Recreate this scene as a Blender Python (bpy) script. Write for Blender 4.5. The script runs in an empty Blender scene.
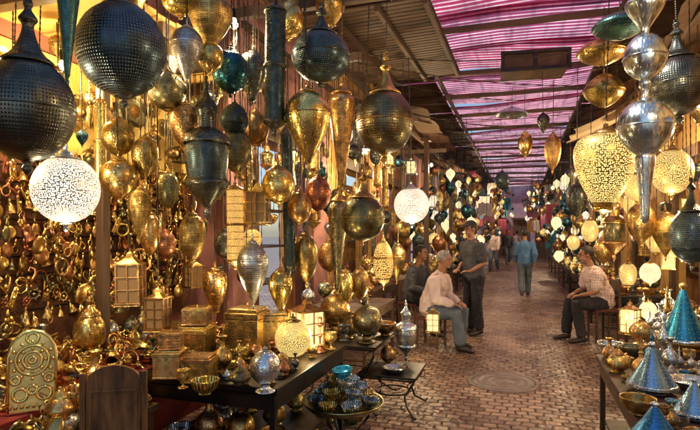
import bpy, bmesh, math, random
from mathutils import Vector, Matrix, Euler
random.seed(7)
R=random.Random(11)
sc=bpy.context.scene
COL=sc.collection
F=520.0; CA=math.radians(18.1); cA=math.cos(CA); sA=math.sin(CA); EYE=1.6
def at(px,py,d):
    k=(px-350)/F
    return Vector((d*(k*cA-sA), d*(k*sA+cA), EYE+(232-py)/F*d))
# ------------------------------------------------------------------ materials
class NT:
    def __init__(s,name):
        s.m=bpy.data.materials.new(name); s.m.use_nodes=True
        s.t=s.m.node_tree; s.t.nodes.clear()
        s.out=s.n('ShaderNodeOutputMaterial')
    def n(s,typ,**kw):
        nd=s.t.nodes.new(typ)
        for k,v in kw.items(): setattr(nd,k,v)
        return nd
    def l(s,a,b): s.t.links.new(a,b)
    def math(s,op,a,b=None):
        nd=s.n('ShaderNodeMath',operation=op)
        for i,v in enumerate((a,b)):
            if v is None: continue
            if isinstance(v,(int,float)): nd.inputs[i].default_value=v
            else: s.l(v,nd.inputs[i])
        return nd.outputs[0]
    def mix(s,f,a,b):
        nd=s.n('ShaderNodeMix',data_type='RGBA')
        for k,v in ((0,f),(6,a),(7,b)):
            if isinstance(v,(int,float)): nd.inputs[k].default_value=v
            elif isinstance(v,tuple): nd.inputs[k].default_value=v if len(v)==4 else (*v,1)
            else: s.l(v,nd.inputs[k])
        return nd.outputs[2]
    def noise(s,scale,detail=4,coord='Object',vec=None):
        nd=s.n('ShaderNodeTexNoise'); nd.inputs['Scale'].default_value=scale; nd.inputs['Detail'].default_value=detail
        if vec is None: vec=s.n('ShaderNodeTexCoord').outputs[coord]
        s.l(vec,nd.inputs['Vector']); return nd.outputs[0]
    def ramp(s,f,a,b):
        nd=s.n('ShaderNodeMapRange'); nd.inputs[1].default_value=a; nd.inputs[2].default_value=b
        s.l(f,nd.inputs[0]); return nd.outputs[0]
    def bump(s,h,st,dist=.01):
        nd=s.n('ShaderNodeBump'); nd.inputs['Strength'].default_value=st; nd.inputs['Distance'].default_value=dist
        s.l(h,nd.inputs['Height']); return nd.outputs[0]
    def vary(s,col,amt=.3,hue=.02):
        oi=s.n('ShaderNodeObjectInfo'); h=s.n('ShaderNodeHueSaturation')
        s.l(s.math('ADD',s.math('MULTIPLY',oi.outputs['Random'],2*amt),1-amt),h.inputs['Value'])
        r2=s.math('FRACT',s.math('MULTIPLY',oi.outputs['Random'],17.3))
        s.l(s.math('ADD',s.math('MULTIPLY',r2,2*hue),.5-hue),h.inputs['Hue'])
        s.l(col,h.inputs['Color']); return h.outputs[0]
PLAIN={}
def metal(name,c1,c2,rough=.28,N=0,thr=.3,rnd=0.0,emit=None,es=0,hole=(.012,.008,.004),bs=.5,band=True,metallic=1.0,lines=5,flute=0,bdiv=6):
    t=NT(name); p=t.n('ShaderNodeBsdfPrincipled')
    tn=t.noise(4,3); cn=t.ramp(tn,.36,.72)
    col=t.mix(cn,c1,c2); col=t.vary(col,.32,.02)
    t.l(t.math('ADD',t.math('MULTIPLY',tn,.28),rough-.1),p.inputs['Roughness'])
    p.inputs['Metallic'].default_value=metallic
    if N or flute:
        if not name.startswith('plain'): PLAIN[t.m.name]=metal('plain_'+name,c1,c2,rough,metallic=metallic)
        uv=t.n('ShaderNodeTexCoord').outputs['UV']; sx=t.n('ShaderNodeSeparateXYZ'); t.l(uv,sx.inputs[0])
    if flute:
        fl=t.math('ABSOLUTE',t.math('SUBTRACT',t.math('FRACT',t.math('MULTIPLY',sx.outputs[0],flute)),.5))
        t.l(t.bump(fl,.9,.012),p.inputs['Normal'])
        t.l(t.mix(t.ramp(fl,.12,.02),col,hole),p.inputs['Base Color'])
        t.l(p.outputs[0],t.out.inputs[0]); return t.m
    if N:
        ln=t.math('LESS_THAN',t.math('FRACT',t.math('MULTIPLY',sx.outputs[1],lines*2.0)),.10)
        notln=t.math('SUBTRACT',1,ln)
        mp=t.n('ShaderNodeMapping'); mp.inputs['Scale'].default_value=(N,N,N); t.l(uv,mp.inputs['Vector'])
        v=t.n('ShaderNodeTexVoronoi',voronoi_dimensions='2D'); v.inputs['Scale'].default_value=1; v.inputs['Randomness'].default_value=rnd
        t.l(mp.outputs[0],v.inputs['Vector'])
        d=v.outputs['Distance']; mask=t.math('MULTIPLY',t.math('LESS_THAN',d,thr),notln)
        if band:
            mp2=t.n('ShaderNodeMapping'); mp2.inputs['Scale'].default_value=(N/bdiv,N/bdiv,1); t.l(uv,mp2.inputs['Vector'])
            v2=t.n('ShaderNodeTexVoronoi',voronoi_dimensions='2D',feature='DISTANCE_TO_EDGE'); v2.inputs['Scale'].default_value=1; v2.inputs['Randomness'].default_value=.3
            t.l(mp2.outputs[0],v2.inputs['Vector'])
            mask=t.math('MULTIPLY',mask,t.math('GREATER_THAN',v2.outputs['Distance'],.08))
        hgt=t.math('ADD',t.math('MULTIPLY',t.math('MINIMUM',d,thr+.1),1.6),t.math('MULTIPLY',ln,.8))
        t.l(t.bump(hgt,bs,.006),p.inputs['Normal'])
        if emit:
            t.l(col,p.inputs['Base Color'])
            e=t.n('ShaderNodeEmission'); e.inputs[0].default_value=(*emit,1)
            t.l(t.math('MULTIPLY',t.math('ADD',tn,.5),es),e.inputs[1])
            mx=t.n('ShaderNodeMixShader'); t.l(mask,mx.inputs[0]); t.l(p.outputs[0],mx.inputs[1]); t.l(e.outputs[0],mx.inputs[2])
            t.l(mx.outputs[0],t.out.inputs[0]); return t.m
        t.l(t.mix(mask,col,hole),p.inputs['Base Color'])
        t.l(t.math('SUBTRACT',metallic,t.math('MULTIPLY',mask,metallic)),p.inputs['Metallic'])
    else:
        t.l(col,p.inputs['Base Color']); t.l(t.bump(t.noise(26,1),bs*.5,.006),p.inputs['Normal'])
    t.l(p.outputs[0],t.out.inputs[0]); return t.m
def paint(name,c1,c2,rough=.7,scale=4,bs=.3,vary=.15,bscale=30,spec=.5,stretch=None,bd=.01):
    t=NT(name); p=t.n('ShaderNodeBsdfPrincipled'); vec=None
    if stretch:
        mp=t.n('ShaderNodeMapping'); mp.inputs['Scale'].default_value=stretch
        t.l(t.n('ShaderNodeTexCoord').outputs['Object'],mp.inputs['Vector']); vec=mp.outputs[0]
    col=t.mix(t.ramp(t.noise(scale,6,vec=vec),.35,.65),c1,c2)
    if vary: col=t.vary(col,vary,.01)
    t.l(col,p.inputs['Base Color']); p.inputs['Roughness'].default_value=rough
    p.inputs['Specular IOR Level'].default_value=spec
    t.l(t.bump(t.noise(bscale,3,vec=vec),bs,bd),p.inputs['Normal'])
    t.l(p.outputs[0],t.out.inputs[0]); return t.m
def glow(name,c,s):
    t=NT(name); e=t.n('ShaderNodeEmission'); e.inputs[0].default_value=(*c,1)
    t.l(t.math('MULTIPLY',t.math('ADD',t.noise(4,2),.5),s),e.inputs[1])
    t.l(e.outputs[0],t.out.inputs[0]); return t.m
BR=(.78,.53,.18);BR2=(.22,.14,.05);GO=(1.0,.75,.27);GO2=(.42,.28,.08)
M={}
M['brass']=metal('brass',BR,BR2,.27,N=46,thr=.18,rnd=.8,hole=(.14,.08,.03))
M['gold']=metal('polished_brass',GO,GO2,.2,N=54,thr=.16,rnd=.9,hole=(.28,.16,.05),lines=4)
M['goldp']=metal('pierced_gold',GO,GO2,.24,N=64,thr=.3)
M['brassp']=metal('pierced_brass',BR,BR2,.3,N=70,thr=.32)
M['brassr']=metal('engraved_brass',BR,(.17,.11,.04),.28,N=40,thr=.24,rnd=.8,hole=(.07,.045,.02),lines=7)
M['bronze']=metal('dark_bronze',(.17,.18,.15),(.05,.065,.06),.24,N=88,thr=.28)
M['bronzeo']=metal('olive_bronze',(.38,.34,.17),(.10,.11,.06),.25,N=80,thr=.28)
M['black']=metal('blackened_steel',(.065,.105,.125),(.02,.04,.05),.24,N=90,thr=.25,rnd=.1,bs=.9,band=False,hole=(.16,.2,.21),lines=2)
M['gun']=metal('gunmetal',(.11,.16,.165),(.04,.07,.075),.25,N=96,thr=.3,hole=(.008,.01,.01),lines=9)
M['blue']=metal('blued_steel',(.05,.19,.27),(.02,.07,.10),.2,N=56,thr=.25,rnd=.4)
M['silver']=metal('silver_plate',(.78,.88,.92),(.42,.55,.6),.2,N=40,thr=.22,rnd=.7,hole=(.16,.17,.16))
M['silvers']=metal('polished_silver',(.76,.86,.90),(.50,.62,.68),.17,N=44,thr=.14,rnd=.9,hole=(.45,.52,.55),bs=.3,band=False,lines=3)
M['silverp']=metal('pierced_silver',(.75,.77,.74),(.38,.41,.4),.26,N=70,thr=.3)
M['silverf']=metal('fluted_silver',(.75,.82,.84),(.4,.48,.5),.2,flute=26,hole=(.05,.07,.08))
M['goldf']=metal('fluted_brass',GO,GO2,.22,flute=22,hole=(.1,.05,.01))
M['copper']=metal('copper',(.6,.28,.14),(.22,.10,.05),.28,N=40,thr=.25,rnd=.4,hole=(.05,.02,.01))
M['green']=metal('verdigris_brass',(.10,.25,.25),(.04,.12,.12),.27,N=60,thr=.28)
M['teal']=metal('blue_metal',(.03,.27,.52),(.03,.19,.36),.24,N=34,thr=.13,rnd=.5,metallic=.75,bs=.35,band=False,hole=(.25,.42,.52),lines=5)
M['bluesilver']=metal('blue_silver_metal',(.26,.50,.68),(.16,.34,.5),.22,N=34,thr=.14,rnd=.5,metallic=.85,bs=.35,band=False,hole=(.5,.62,.68),lines=6)
M['litw']=metal('lit_pierced_silver',(.66,.62,.52),(.45,.38,.28),.3,N=120,thr=.40,rnd=.75,emit=(1,.88,.66),es=1.9,lines=1,band=False)
M['litg']=metal('lit_pierced_gold',GO,(.6,.4,.12),.26,N=100,thr=.34,rnd=.7,emit=(1,.70,.22),es=1.9,lines=1.2,band=False)
M['lita']=metal('lit_amber_glass',BR,BR2,.3,N=64,thr=.36,rnd=.7,emit=(1,.55,.14),es=1.8,band=False,lines=3)
M['opal']=glow('lit_opal_glass',(1,.78,.42),1.3)
M['pane']=glow('lit_frosted_glass',(1,.7,.3),1.5)
M['bulb']=glow('bulb_glass',(1,.84,.55),9)
M['iron']=metal('wrought_iron',(.04,.042,.047),(.07,.055,.04),.38)
M['wire']=metal('wire',(.12,.1,.07),(.05,.04,.03),.45)
M['wood']=paint('dark_wood',(.055,.03,.017),(.12,.068,.036),.55,6,.5,.25,20,stretch=(1,1,.2))
M['woody']=paint('beam_wood',(.05,.03,.02),(.11,.066,.038),.65,5,.6,.3,20,stretch=(1,.2,1))
M['plank']=paint('plank_wood',(.14,.085,.05),(.06,.036,.022),.65,5,.6,.35,20,stretch=(.2,1,1))
M['woodred']=paint('red_brown_wood',(.15,.05,.03),(.075,.026,.018),.5,5,.4,.15)
M['pink']=paint('pink_plaster',(.44,.21,.20),(.25,.115,.11),.85,3,.9,.05,12)
M['ochre']=paint('ochre_plaster',(.58,.33,.11),(.38,.19,.06),.85,3,.9,.05,12)
M['terra']=paint('terracotta_plaster',(.34,.14,.09),(.19,.08,.05),.85,3,.9,.05,12)
M['cream']=paint('haze_pink_plaster',(.56,.42,.50),(.38,.28,.38),.85,2,.9,.05,12)  # pinkish haze of the far end is put into this plaster colour
M['maroon']=paint('maroon_cloth',(.17,.075,.03),(.08,.035,.016),.9,5,.6,.05,25)
M['red']=paint('red_cloth',(.36,.04,.025),(.17,.022,.018),.9,5,.9,.05,14)
M['yel']=paint('glow_yellow_boards',(.66,.47,.12),(.45,.29,.07),.7,4,.6,.05)  # yellow lamp glow in the shop is put into the board colour
M['thatch']=paint('reed_matting',(.16,.10,.058),(.07,.046,.03),.95,14,1.0,.1,40,stretch=(1,6,1))
M['rust']=paint('worn_grey_iron',(.19,.15,.14),(.115,.09,.088),.33,9,.7,0,60)
M['skin']=paint('skin',(.40,.21,.125),(.32,.16,.095),.5,8,.1,.05)
M['hairg']=paint('grey_hair',(.42,.41,.4),(.2,.19,.18),.8,30,1,0,90)
M['hairb']=paint('black_hair',(.02,.017,.015),(.035,.03,.025),.6,20,.8,0,90)
M['shoe']=paint('shoe_leather',(.03,.022,.018),(.05,.04,.03),.4)
M['eye']=paint('eye_dark',(.02,.012,.01),(.03,.02,.015),.2)
M['lip']=paint('lips',(.3,.1,.08),(.25,.08,.07),.5)
def fab(n,a,b): return paint(n,a,b,.9,7,1.0,.05,9,stretch=(1,1,.45),bd=.035)
M['darkcloth']=fab('charcoal_cloth',(.05,.055,.068),(.085,.09,.10))
M['black_cloth']=fab('black_cloth',(.018,.018,.024),(.035,.035,.042))
M['denim']=fab('grey_denim',(.09,.12,.16),(.15,.19,.24))
M['bluecloth']=fab('blue_cloth',(.06,.16,.32),(.10,.24,.42))
M['paleshirt']=fab('pale_pink_shirt',(.74,.63,.61),(.54,.44,.43))
def plaid():
    t=NT('checked_shirt'); p=t.n('ShaderNodeBsdfPrincipled'); s=t.n('ShaderNodeSeparateXYZ')
    t.l(t.n('ShaderNodeTexCoord').outputs['Object'],s.inputs[0])
    a=t.math('GREATER_THAN',t.math('FRACT',t.math('MULTIPLY',s.outputs[2],26)),.7)
    b=t.math('GREATER_THAN',t.math('FRACT',t.math('MULTIPLY',t.math('ADD',s.outputs[0],s.outputs[1]),24)),.7)
    col=t.mix(t.math('MULTIPLY',t.math('ADD',a,b),.5),(.74,.64,.62),(.45,.27,.28))
    t.l(col,p.inputs['Base Color']); p.inputs['Roughness'].default_value=.9
    t.l(t.bump(t.noise(9,5),1,.035),p.inputs['Normal']); t.l(p.outputs[0],t.out.inputs[0]); return t.m
M['plaid']=plaid()
def ground_mat():
    t=NT('brick_paving'); p=t.n('ShaderNodeBsdfPrincipled'); tc=t.n('ShaderNodeTexCoord')
    nz=t.n('ShaderNodeTexNoise'); nz.inputs['Scale'].default_value=3.5; nz.inputs['Detail'].default_value=3; t.l(tc.outputs['Object'],nz.inputs['Vector'])
    va=t.n('ShaderNodeVectorMath',operation='SCALE'); va.inputs['Scale'].default_value=.10; t.l(nz.outputs['Color'],va.inputs[0])
    vb=t.n('ShaderNodeVectorMath',operation='ADD'); t.l(tc.outputs['Object'],vb.inputs[0]); t.l(va.outputs[0],vb.inputs[1])
    b=t.n('ShaderNodeTexBrick'); t.l(vb.outputs[0],b.inputs['Vector'])
    for k,v in (('Scale',1),('Mortar Size',.011),('Mortar Smooth',.8),('Brick Width',.125),('Row Height',.095)): b.inputs[k].default_value=v
    b.inputs['Color1'].default_value=(.15,.085,.06,1); b.inputs['Color2'].default_value=(.42,.285,.21,1); b.inputs['Mortar'].default_value=(.03,.02,.017,1)
    big=t.noise(1.1,6); dirt=t.ramp(big,.40,.64)
    col=t.mix(t.math('MULTIPLY',dirt,.6),b.outputs['Color'],(.10,.062,.048))
    col=t.mix(t.math('MULTIPLY',t.ramp(big,.42,.3),.4),col,(.40,.29,.22))
    t.l(t.mix(t.math('MULTIPLY',t.noise(40,3),.3),col,(.26,.18,.14)),p.inputs['Base Color'])
    t.l(t.math('ADD',t.math('MULTIPLY',t.ramp(t.noise(4,5),.3,.7),.34),.13),p.inputs['Roughness'])
    h=t.math('SUBTRACT',t.math('MULTIPLY',t.noise(12,4),1.3),b.outputs['Fac'])
    t.l(t.bump(h,1.0,.024),p.inputs['Normal']); t.l(p.outputs[0],t.out.inputs[0]); return t.m
M['ground']=ground_mat()
def roof_mat():
    t=NT('corrugated_pink_plastic'); tc=t.n('ShaderNodeTexCoord').outputs['Object']; s=t.n('ShaderNodeSeparateXYZ'); t.l(tc,s.inputs[0])
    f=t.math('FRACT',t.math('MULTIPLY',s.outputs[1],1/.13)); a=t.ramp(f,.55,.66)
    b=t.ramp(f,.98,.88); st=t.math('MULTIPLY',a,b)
    oi=t.n('ShaderNodeObjectInfo').outputs['Random']
    dirt=t.ramp(t.noise(1.7,7),.40,.68)
    base=t.mix(oi,(.50,.045,.11),(.30,.06,.17))
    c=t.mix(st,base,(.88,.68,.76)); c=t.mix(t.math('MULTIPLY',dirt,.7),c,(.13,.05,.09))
    mp=t.n('ShaderNodeMapping'); mp.inputs['Scale'].default_value=(7,.5,1); t.l(tc,mp.inputs[0])
    c=t.mix(t.math('MULTIPLY',t.ramp(t.noise(1.2,4,vec=mp.outputs[0]),.5,.68),.5),c,(.09,.04,.06))
    tr=t.n('ShaderNodeBsdfTranslucent'); di=t.n('ShaderNodeBsdfDiffuse'); t.l(c,tr.inputs[0]); t.l(c,di.inputs[0])
    mx=t.n('ShaderNodeMixShader'); mx.inputs[0].default_value=.15; t.l(tr.outputs[0],mx.inputs[1]); t.l(di.outputs[0],mx.inputs[2])
    t.l(mx.outputs[0],t.out.inputs[0]); return t.m
M['roof']=roof_mat()
def cloth_mat(n,c):
    t=NT(n); tr=t.n('ShaderNodeBsdfTranslucent'); di=t.n('ShaderNodeBsdfDiffuse')
    c2=t.mix(t.noise(7,4),c,tuple(x*.4 for x in c)); t.l(c2,tr.inputs[0]); t.l(c2,di.inputs[0])
    mx=t.n('ShaderNodeMixShader'); mx.inputs[0].default_value=.6; t.l(tr.outputs[0],mx.inputs[1]); t.l(di.outputs[0],mx.inputs[2])
    t.l(mx.outputs[0],t.out.inputs[0]); return t.m
CL=[cloth_mat('cloth_'+n,c) for n,c in (('pink',(.65,.25,.4)),('teal',(.12,.42,.55)),('white',(.7,.65,.68)),('paleblue',(.25,.42,.65)),('orange',(.6,.36,.16)),('rose',(.6,.16,.25)))]
awn=cloth_mat('awning_canvas',(.24,.14,.09)); awnc=cloth_mat('tan_canvas',(.62,.5,.3))
# ------------------------------------------------------------------ mesh tools
def me_from(bm,name,mat=None,smooth=True):
    me=bpy.data.meshes.new(name); bmesh.ops.recalc_face_normals(bm,faces=bm.faces)
    bm.to_mesh(me); bm.free()
    if smooth:
        for f in me.polygons: f.use_smooth=True
    if mat: me.materials.append(PLAIN.get(mat.name,mat))
    return me
def cr(pts,sub=4):
    out=[]
    for i in range(len(pts)-1):
        p0=pts[max(i-1,0)];p1=pts[i];p2=pts[i+1];p3=pts[min(i+2,len(pts)-1)]
        for k in range(sub):
            t=k/sub; q=[.5*((2*p1[j])+(-p0[j]+p2[j])*t+(2*p0[j]-5*p1[j]+4*p2[j]-p3[j])*t*t+(-p0[j]+3*p1[j]-3*p2[j]+p3[j])*t**3) for j in(0,1)]
            out.append((max(0,q[0]),q[1]))
    out.append(pts[-1]); return out
def add_lathe(bm,uv,prof,seg,loc=(0,0,0),W=1,Hs=1,mi=0,rz=0):
    L=[0]
    for i in range(1,len(prof)): L.append(L[-1]+math.dist(prof[i],prof[i-1]))
    rings=[[bm.verts.new((loc[0]+W*r*math.cos(2*math.pi*k/seg+rz),loc[1]+W*r*math.sin(2*math.pi*k/seg+rz),loc[2]+Hs*z)) for k in range(seg)] for r,z in prof]
    for i in range(len(rings)-1):
        for k in range(seg):
            k2=(k+1)%seg
            f=bm.faces.new((rings[i][k],rings[i][k2],rings[i+1][k2],rings[i+1][k])); f.material_index=mi; f.smooth=True
            for lp,(u,v) in zip(f.loops,((k,i),(k+1,i),(k+1,i+1),(k,i+1))): lp[uv].uv=(u/seg,L[v]/3.1416)
def lathe(name,prof,mat,seg=36,sub=4,smooth=True):
    if sub>1: prof=cr(prof,sub)
    bm=bmesh.new(); uv=bm.loops.layers.uv.new('UVMap'); add_lathe(bm,uv,prof,seg)
    me=bpy.data.meshes.new(name); bm.to_mesh(me); bm.free()
    for f in me.polygons: f.use_smooth=smooth
    me.materials.append(mat); return me
def tube_bm(bm,pts,rad,n=8):
    pts=[Vector(p) for p in pts]; rings=[]
    for i,p in enumerate(pts):
        d=(pts[min(i+1,len(pts)-1)]-pts[max(i-1,0)]).normalized()
        s=d.cross(Vector((0,0,1)) if abs(d.z)<.9 else Vector((1,0,0))).normalized(); u=d.cross(s)
        r=rad[i] if isinstance(rad,(list,tuple)) else rad
        rings.append([bm.verts.new(p+s*r*math.cos(2*math.pi*k/n)+u*r*math.sin(2*math.pi*k/n)) for k in range(n)])
    for a,b in zip(rings,rings[1:]):
        for k in range(n): bm.faces.new((a[k],a[(k+1)%n],b[(k+1)%n],b[k]))
    bm.faces.new(rings[0]); bm.faces.new(rings[-1][::-1])
def tube(name,pts,rad,mat,n=8):
    bm=bmesh.new(); tube_bm(bm,pts,rad,n); return me_from(bm,name,mat)
def box_bm(bm,c,s,bev=0,rot=None):
    r=bmesh.ops.create_cube(bm,size=1); vs=r['verts']
    m=Matrix.Translation(Vector(c))@(rot.to_matrix().to_4x4() if rot else Matrix())@Matrix.Diagonal((*s,1))
    bmesh.ops.transform(bm,matrix=m,verts=vs)
    if bev:
        es=list({e for v in vs for e in v.link_edges}); bmesh.ops.bevel(bm,geom=es,offset=bev,segments=2,affect='EDGES',profile=.6)
def boxes(name,lst,mat,bev=.004):
    bm=bmesh.new()
    for b in lst: box_bm(bm,b[0],b[1],bev,b[2] if len(b)>2 else None)
    return me_from(bm,name,mat,False)
def torus_bm(bm,c,R0,r,axis='Z',n=24,m=8):
    rings=[]
    for i in range(n):
        a=2*math.pi*i/n; ring=[]
        for j in range(m):
            b=2*math.pi*j/m; x=(R0+r*math.cos(b))*math.cos(a); y=(R0+r*math.cos(b))*math.sin(a); z=r*math.sin(b)
            if axis=='Y': x,y,z=x,z,y
            if axis=='X': x,y,z=z,x,y
            ring.append(bm.verts.new(Vector(c)+Vector((x,y,z))))
        rings.append(ring)
    for i in range(n):
        A=rings[i];B=rings[(i+1)%n]
        for j in range(m): bm.faces.new((A[j],A[(j+1)%m],B[(j+1)%m],B[j]))
def torus(name,c,R0,r,mat,axis='Z',n=24,m=8):
    bm=bmesh.new(); torus_bm(bm,c,R0,r,axis,n,m); return me_from(bm,name,mat)
def ob(name,data=None,parent=None,loc=(0,0,0),rot=(0,0,0),scale=(1,1,1),mat=None,label=None,cat=None,group=None,kind=None):
    o=bpy.data.objects.new(name,data); COL.objects.link(o)
    o.location=loc; o.rotation_euler=rot; o.scale=scale
    if parent: o.parent=parent
    if mat and data:
        if not data.uv_layers: mat=PLAIN.get(mat.name,mat)
        o.material_slots[0].link='OBJECT'; o.material_slots[0].material=mat
    if label: o['label']=label
    if cat: o['category']=cat
    if group: o['group']=group
    if kind: o['kind']=kind
    return o
# ------------------------------------------------------------------ lantern kinds (origin = hook, hanging down)
K={}
B=M['brassp']; C=M['brass']
def sph(cz,r,a0=14,a1=166,n=16,sq=1):
    return [(r*math.sin(math.radians(a0+(a1-a0)*i/n)),cz+sq*r*math.cos(math.radians(a0+(a1-a0)*i/n))) for i in range(n+1)]
ring=torus('hook_ring',(0,0,-.03),.035,.008,C,'Y',16,6)
K['globe']=dict(H=1.33,parts=[('hanging_ring',ring,0),('cap',lathe('cap',[(.0,-.05),(.03,-.06),(.035,-.12),(.09,-.15),(.12,-.2),(.21,-.23),(.22,-.25),(.2,-.25)],C,28,3),0),
  ('shade',lathe('shade',sph(-.7,.5),B,44,1),1),('finial',lathe('finial',[(.13,-1.18),(.1,-1.21),(.03,-1.24),(.05,-1.28),(.02,-1.32),(0,-1.33)],C,20,3),0)])
K['neck']=dict(H=1.75,parts=[('hanging_ring',ring,0),('neck',lathe('neck',[(0,-.04),(.04,-.05),(.05,-.1),(.035,-.14),(.08,-.2),(.1,-.24),(.06,-.3),(.09,-.42),(.16,-.55),(.26,-.63),(.28,-.66),(.25,-.67)],C,32,4),0),
  ('shade',lathe('shade',sph(-1.1,.5,25,168),B,56,1),1),('collar',torus('collar',(0,0,-1.1),.5,.012,C,'Z',48,6),0),('finial',lathe('finial',[(.12,-1.58),(.04,-1.62),(.06,-1.68),(.02,-1.73),(0,-1.75)],C,20,3),0)])
K['drop']=dict(H=1.6,parts=[('hanging_ring',ring,0),('cap',lathe('cap',[(0,-.05),(.03,-.06),(.03,-.13),(.08,-.17),(.15,-.2),(.17,-.23),(.14,-.23)],C,28,3),0),
  ('shade',lathe('shade',[(.12,-.22),(.3,-.3),(.44,-.43),(.5,-.6),(.47,-.78),(.37,-.98),(.23,-1.18),(.1,-1.36),(.05,-1.44)],B,44,3),1),('collar',torus('collar',(0,0,-.62),.5,.014,C,'Z',40,6),0),('finial',lathe('finial',[(.06,-1.43),(.03,-1.47),(.05,-1.51),(.015,-1.57),(0,-1.6)],C,18,3),0)])
K['egg']=dict(H=1.75,parts=[('hanging_ring',ring,0),('cap',lathe('cap',[(0,-.05),(.03,-.06),(.03,-.14),(.1,-.2),(.2,-.25),(.2,-.28),(.17,-.28)],C,28,3),0),
  ('shade',lathe('shade',[(.15,-.27),(.33,-.36),(.46,-.55),(.5,-.8),(.46,-1.06),(.32,-1.32),(.14,-1.5)],B,40,3),1),('finial',lathe('finial',[(.15,-1.49),(.05,-1.55),(.07,-1.62),(.02,-1.7),(0,-1.75)],C,18,3),0)])
K['tube']=dict(H=6.6,parts=[('cap',lathe('cap',[(0,0),(.1,-.05),(.1,-.2),(.3,-.35),(.52,-.5),(.56,-.6),(.5,-.62)],C,28,3),0),
  ('shade',lathe('shade',[(.48,-.6)]+[(.48,-.6-5.2*i/8) for i in range(1,9)],B,36,1),1),('collar',lathe('collar',[(.5,-3.1),(.55,-3.15),(.55,-3.25),(.5,-3.3)],C,28,1),0),('finial',lathe('finial',[(.5,-5.78),(.56,-5.85),(.45,-6.0),(.2,-6.2),(.1,-6.4),(.12,-6.5),(0,-6.6)],C,24,3),0)])
K['cone']=dict(H=4.0,parts=[('cap',lathe('cap',[(0,0),(.06,-.04),(.06,-.15),(.2,-.25),(.36,-.36),(.36,-.42),(.3,-.43)],C,28,3),0),
  ('shade',lathe('shade',[(.3,-.42),(.47,-.6),(.5,-.8),(.44,-1.3),(.32,-2.1),(.2,-2.9),(.1,-3.6)],B,36,3),1),('finial',lathe('finial',[(.12,-3.58),(.06,-3.68),(.09,-3.78),(.03,-3.9),(0,-4)],C,18,3),0)])
K['urn']=dict(H=1.5,parts=[('hanging_ring',ring,0),('cap',lathe('cap',[(0,-.05),(.04,-.06),(.05,-.12),(.15,-.15),(.2,-.2),(.18,-.21)],C,28,3),0),
  ('shade',lathe('shade',[(.18,-.2),(.4,-.27),(.5,-.42),(.5,-.62),(.44,-.82),(.34,-1.02),(.22,-1.2),(.14,-1.32)],B,44,3),1),('finial',lathe('finial',[(.18,-1.31),(.16,-1.35),(.05,-1.4),(.03,-1.47),(0,-1.5)],C,18,3),0)])
K['bell']=dict(H=2.6,parts=[('crown',lathe('crown',[(0,0),(.04,-.03),(.03,-.12),(.07,-.18),(.04,-.25),(.1,-.4),(.2,-.5),(.24,-.62),(.2,-.75),(.2,-.95)],C,28,4),0),
  ('hood',lathe('hood',[(.2,-.94),(.3,-.99),(.44,-1.08),(.5,-1.2),(.48,-1.23)],C,32,3,),0),
  ('shade',lathe('shade',[(.43,-1.2),(.46,-1.4),(.44,-1.65),(.4,-1.85)],B,40,4),1),
  ('base',lathe('base',[(.42,-1.84),(.48,-1.9),(.46,-1.96),(.3,-2.12),(.14,-2.26),(.06,-2.36),(.08,-2.45),(0,-2.6)],C,32,3),0)])
K['saucer']=dict(H=.6,parts=[('hanging_ring',ring,0),('shade',lathe('shade',[(.06,-.06),(.2,-.1),(.4,-.2),(.5,-.33),(.42,-.44),(.22,-.54),(.03,-.6)],B,40,4),1),('rim',torus('rim',(0,0,-.33),.5,.02,C,'Z',40,8),0)])
K['dome']=dict(H=.6,parts=[('cap',lathe('cap',[(0,0),(.05,-.01),(.07,-.1),(.1,-.14)],C,20,3),0),('shade',lathe('shade',[(.09,-.13),(.2,-.19),(.38,-.36),(.48,-.55),(.5,-.6)],B,40,4),1)])
def frame_parts(w=.5,h=1.25,top=-.55):
    L=[]
    for sx in(-1,1):
        for sy in(-1,1): L.append(((sx*(w-.05),sy*(w-.05),top-h/2),(.07,.07,h)))
    L.append(((0,0,top+.02),(1.04,1.04,.06))); L.append(((0,0,top-h-.02),(1.08,1.08,.08)))
    for s in(-1,1):
        L.append(((s*(w-.045),0,top-h/2),(.045,.045,h))); L.append(((0,s*(w-.045),top-h/2),(.045,.045,h)))
        for zz in(.33,.66):
            L.append(((s*(w-.045),0,top-h*zz),(.04,.86,.035))); L.append(((0,s*(w-.045),top-h*zz),(.86,.04,.035)))
    return L
K['box']=dict(H=1.9,parts=[('hanging_ring',ring,0),('roof',lathe('roof',[(.03,-.05),(.05,-.12),(.16,-.18),(.2,-.3),(.3,-.36),(.68,-.53)],C,4,1,smooth=False),0),
  ('frame',boxes('frame',frame_parts(),C,.008),0),('pane',boxes('pane',[((0,0,-1.17),(.82,.82,1.2))],M['pane'],0),1),
  ('base',lathe('base',[(.7,-1.85),(.74,-1.9),(0,-1.9)],C,4,1,smooth=False),0)])
for p in K['box']['parts']:
    if p[0] in('roof','base'):
        for v in p[1].vertices:
            x,y=v.co.x,v.co.y; v.co.x=(x-y)*.7071; v.co.y=(x+y)*.7071
def chain_mesh():
    bm=bmesh.new(); n=20
    for i in range(n):
        h=1/n
        bmesh.ops.create_cone(bm,cap_ends=False,segments=5,radius1=.003,radius2=.0058,depth=h*.5,matrix=Matrix.Translation((0,0,(i+.25)*h)))
        bmesh.ops.create_cone(bm,cap_ends=False,segments=5,radius1=.0058,radius2=.003,depth=h*.5,matrix=Matrix.Translation((0,0,(i+.75)*h)))
    return me_from(bm,'chain',M['wire'],False)
chain_me=chain_mesh()
occ=[]
def lampobj(parent,loc,energy,col=(1,.72,.40),rad=.05):
    l=bpy.data.lights.new('lamp_glow','POINT'); l.energy=energy; l.color=col; l.shadow_soft_size=rad
    o=bpy.data.objects.new('lamp_glow',l); COL.objects.link(o); o.parent=parent; o.location=loc; return o
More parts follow.
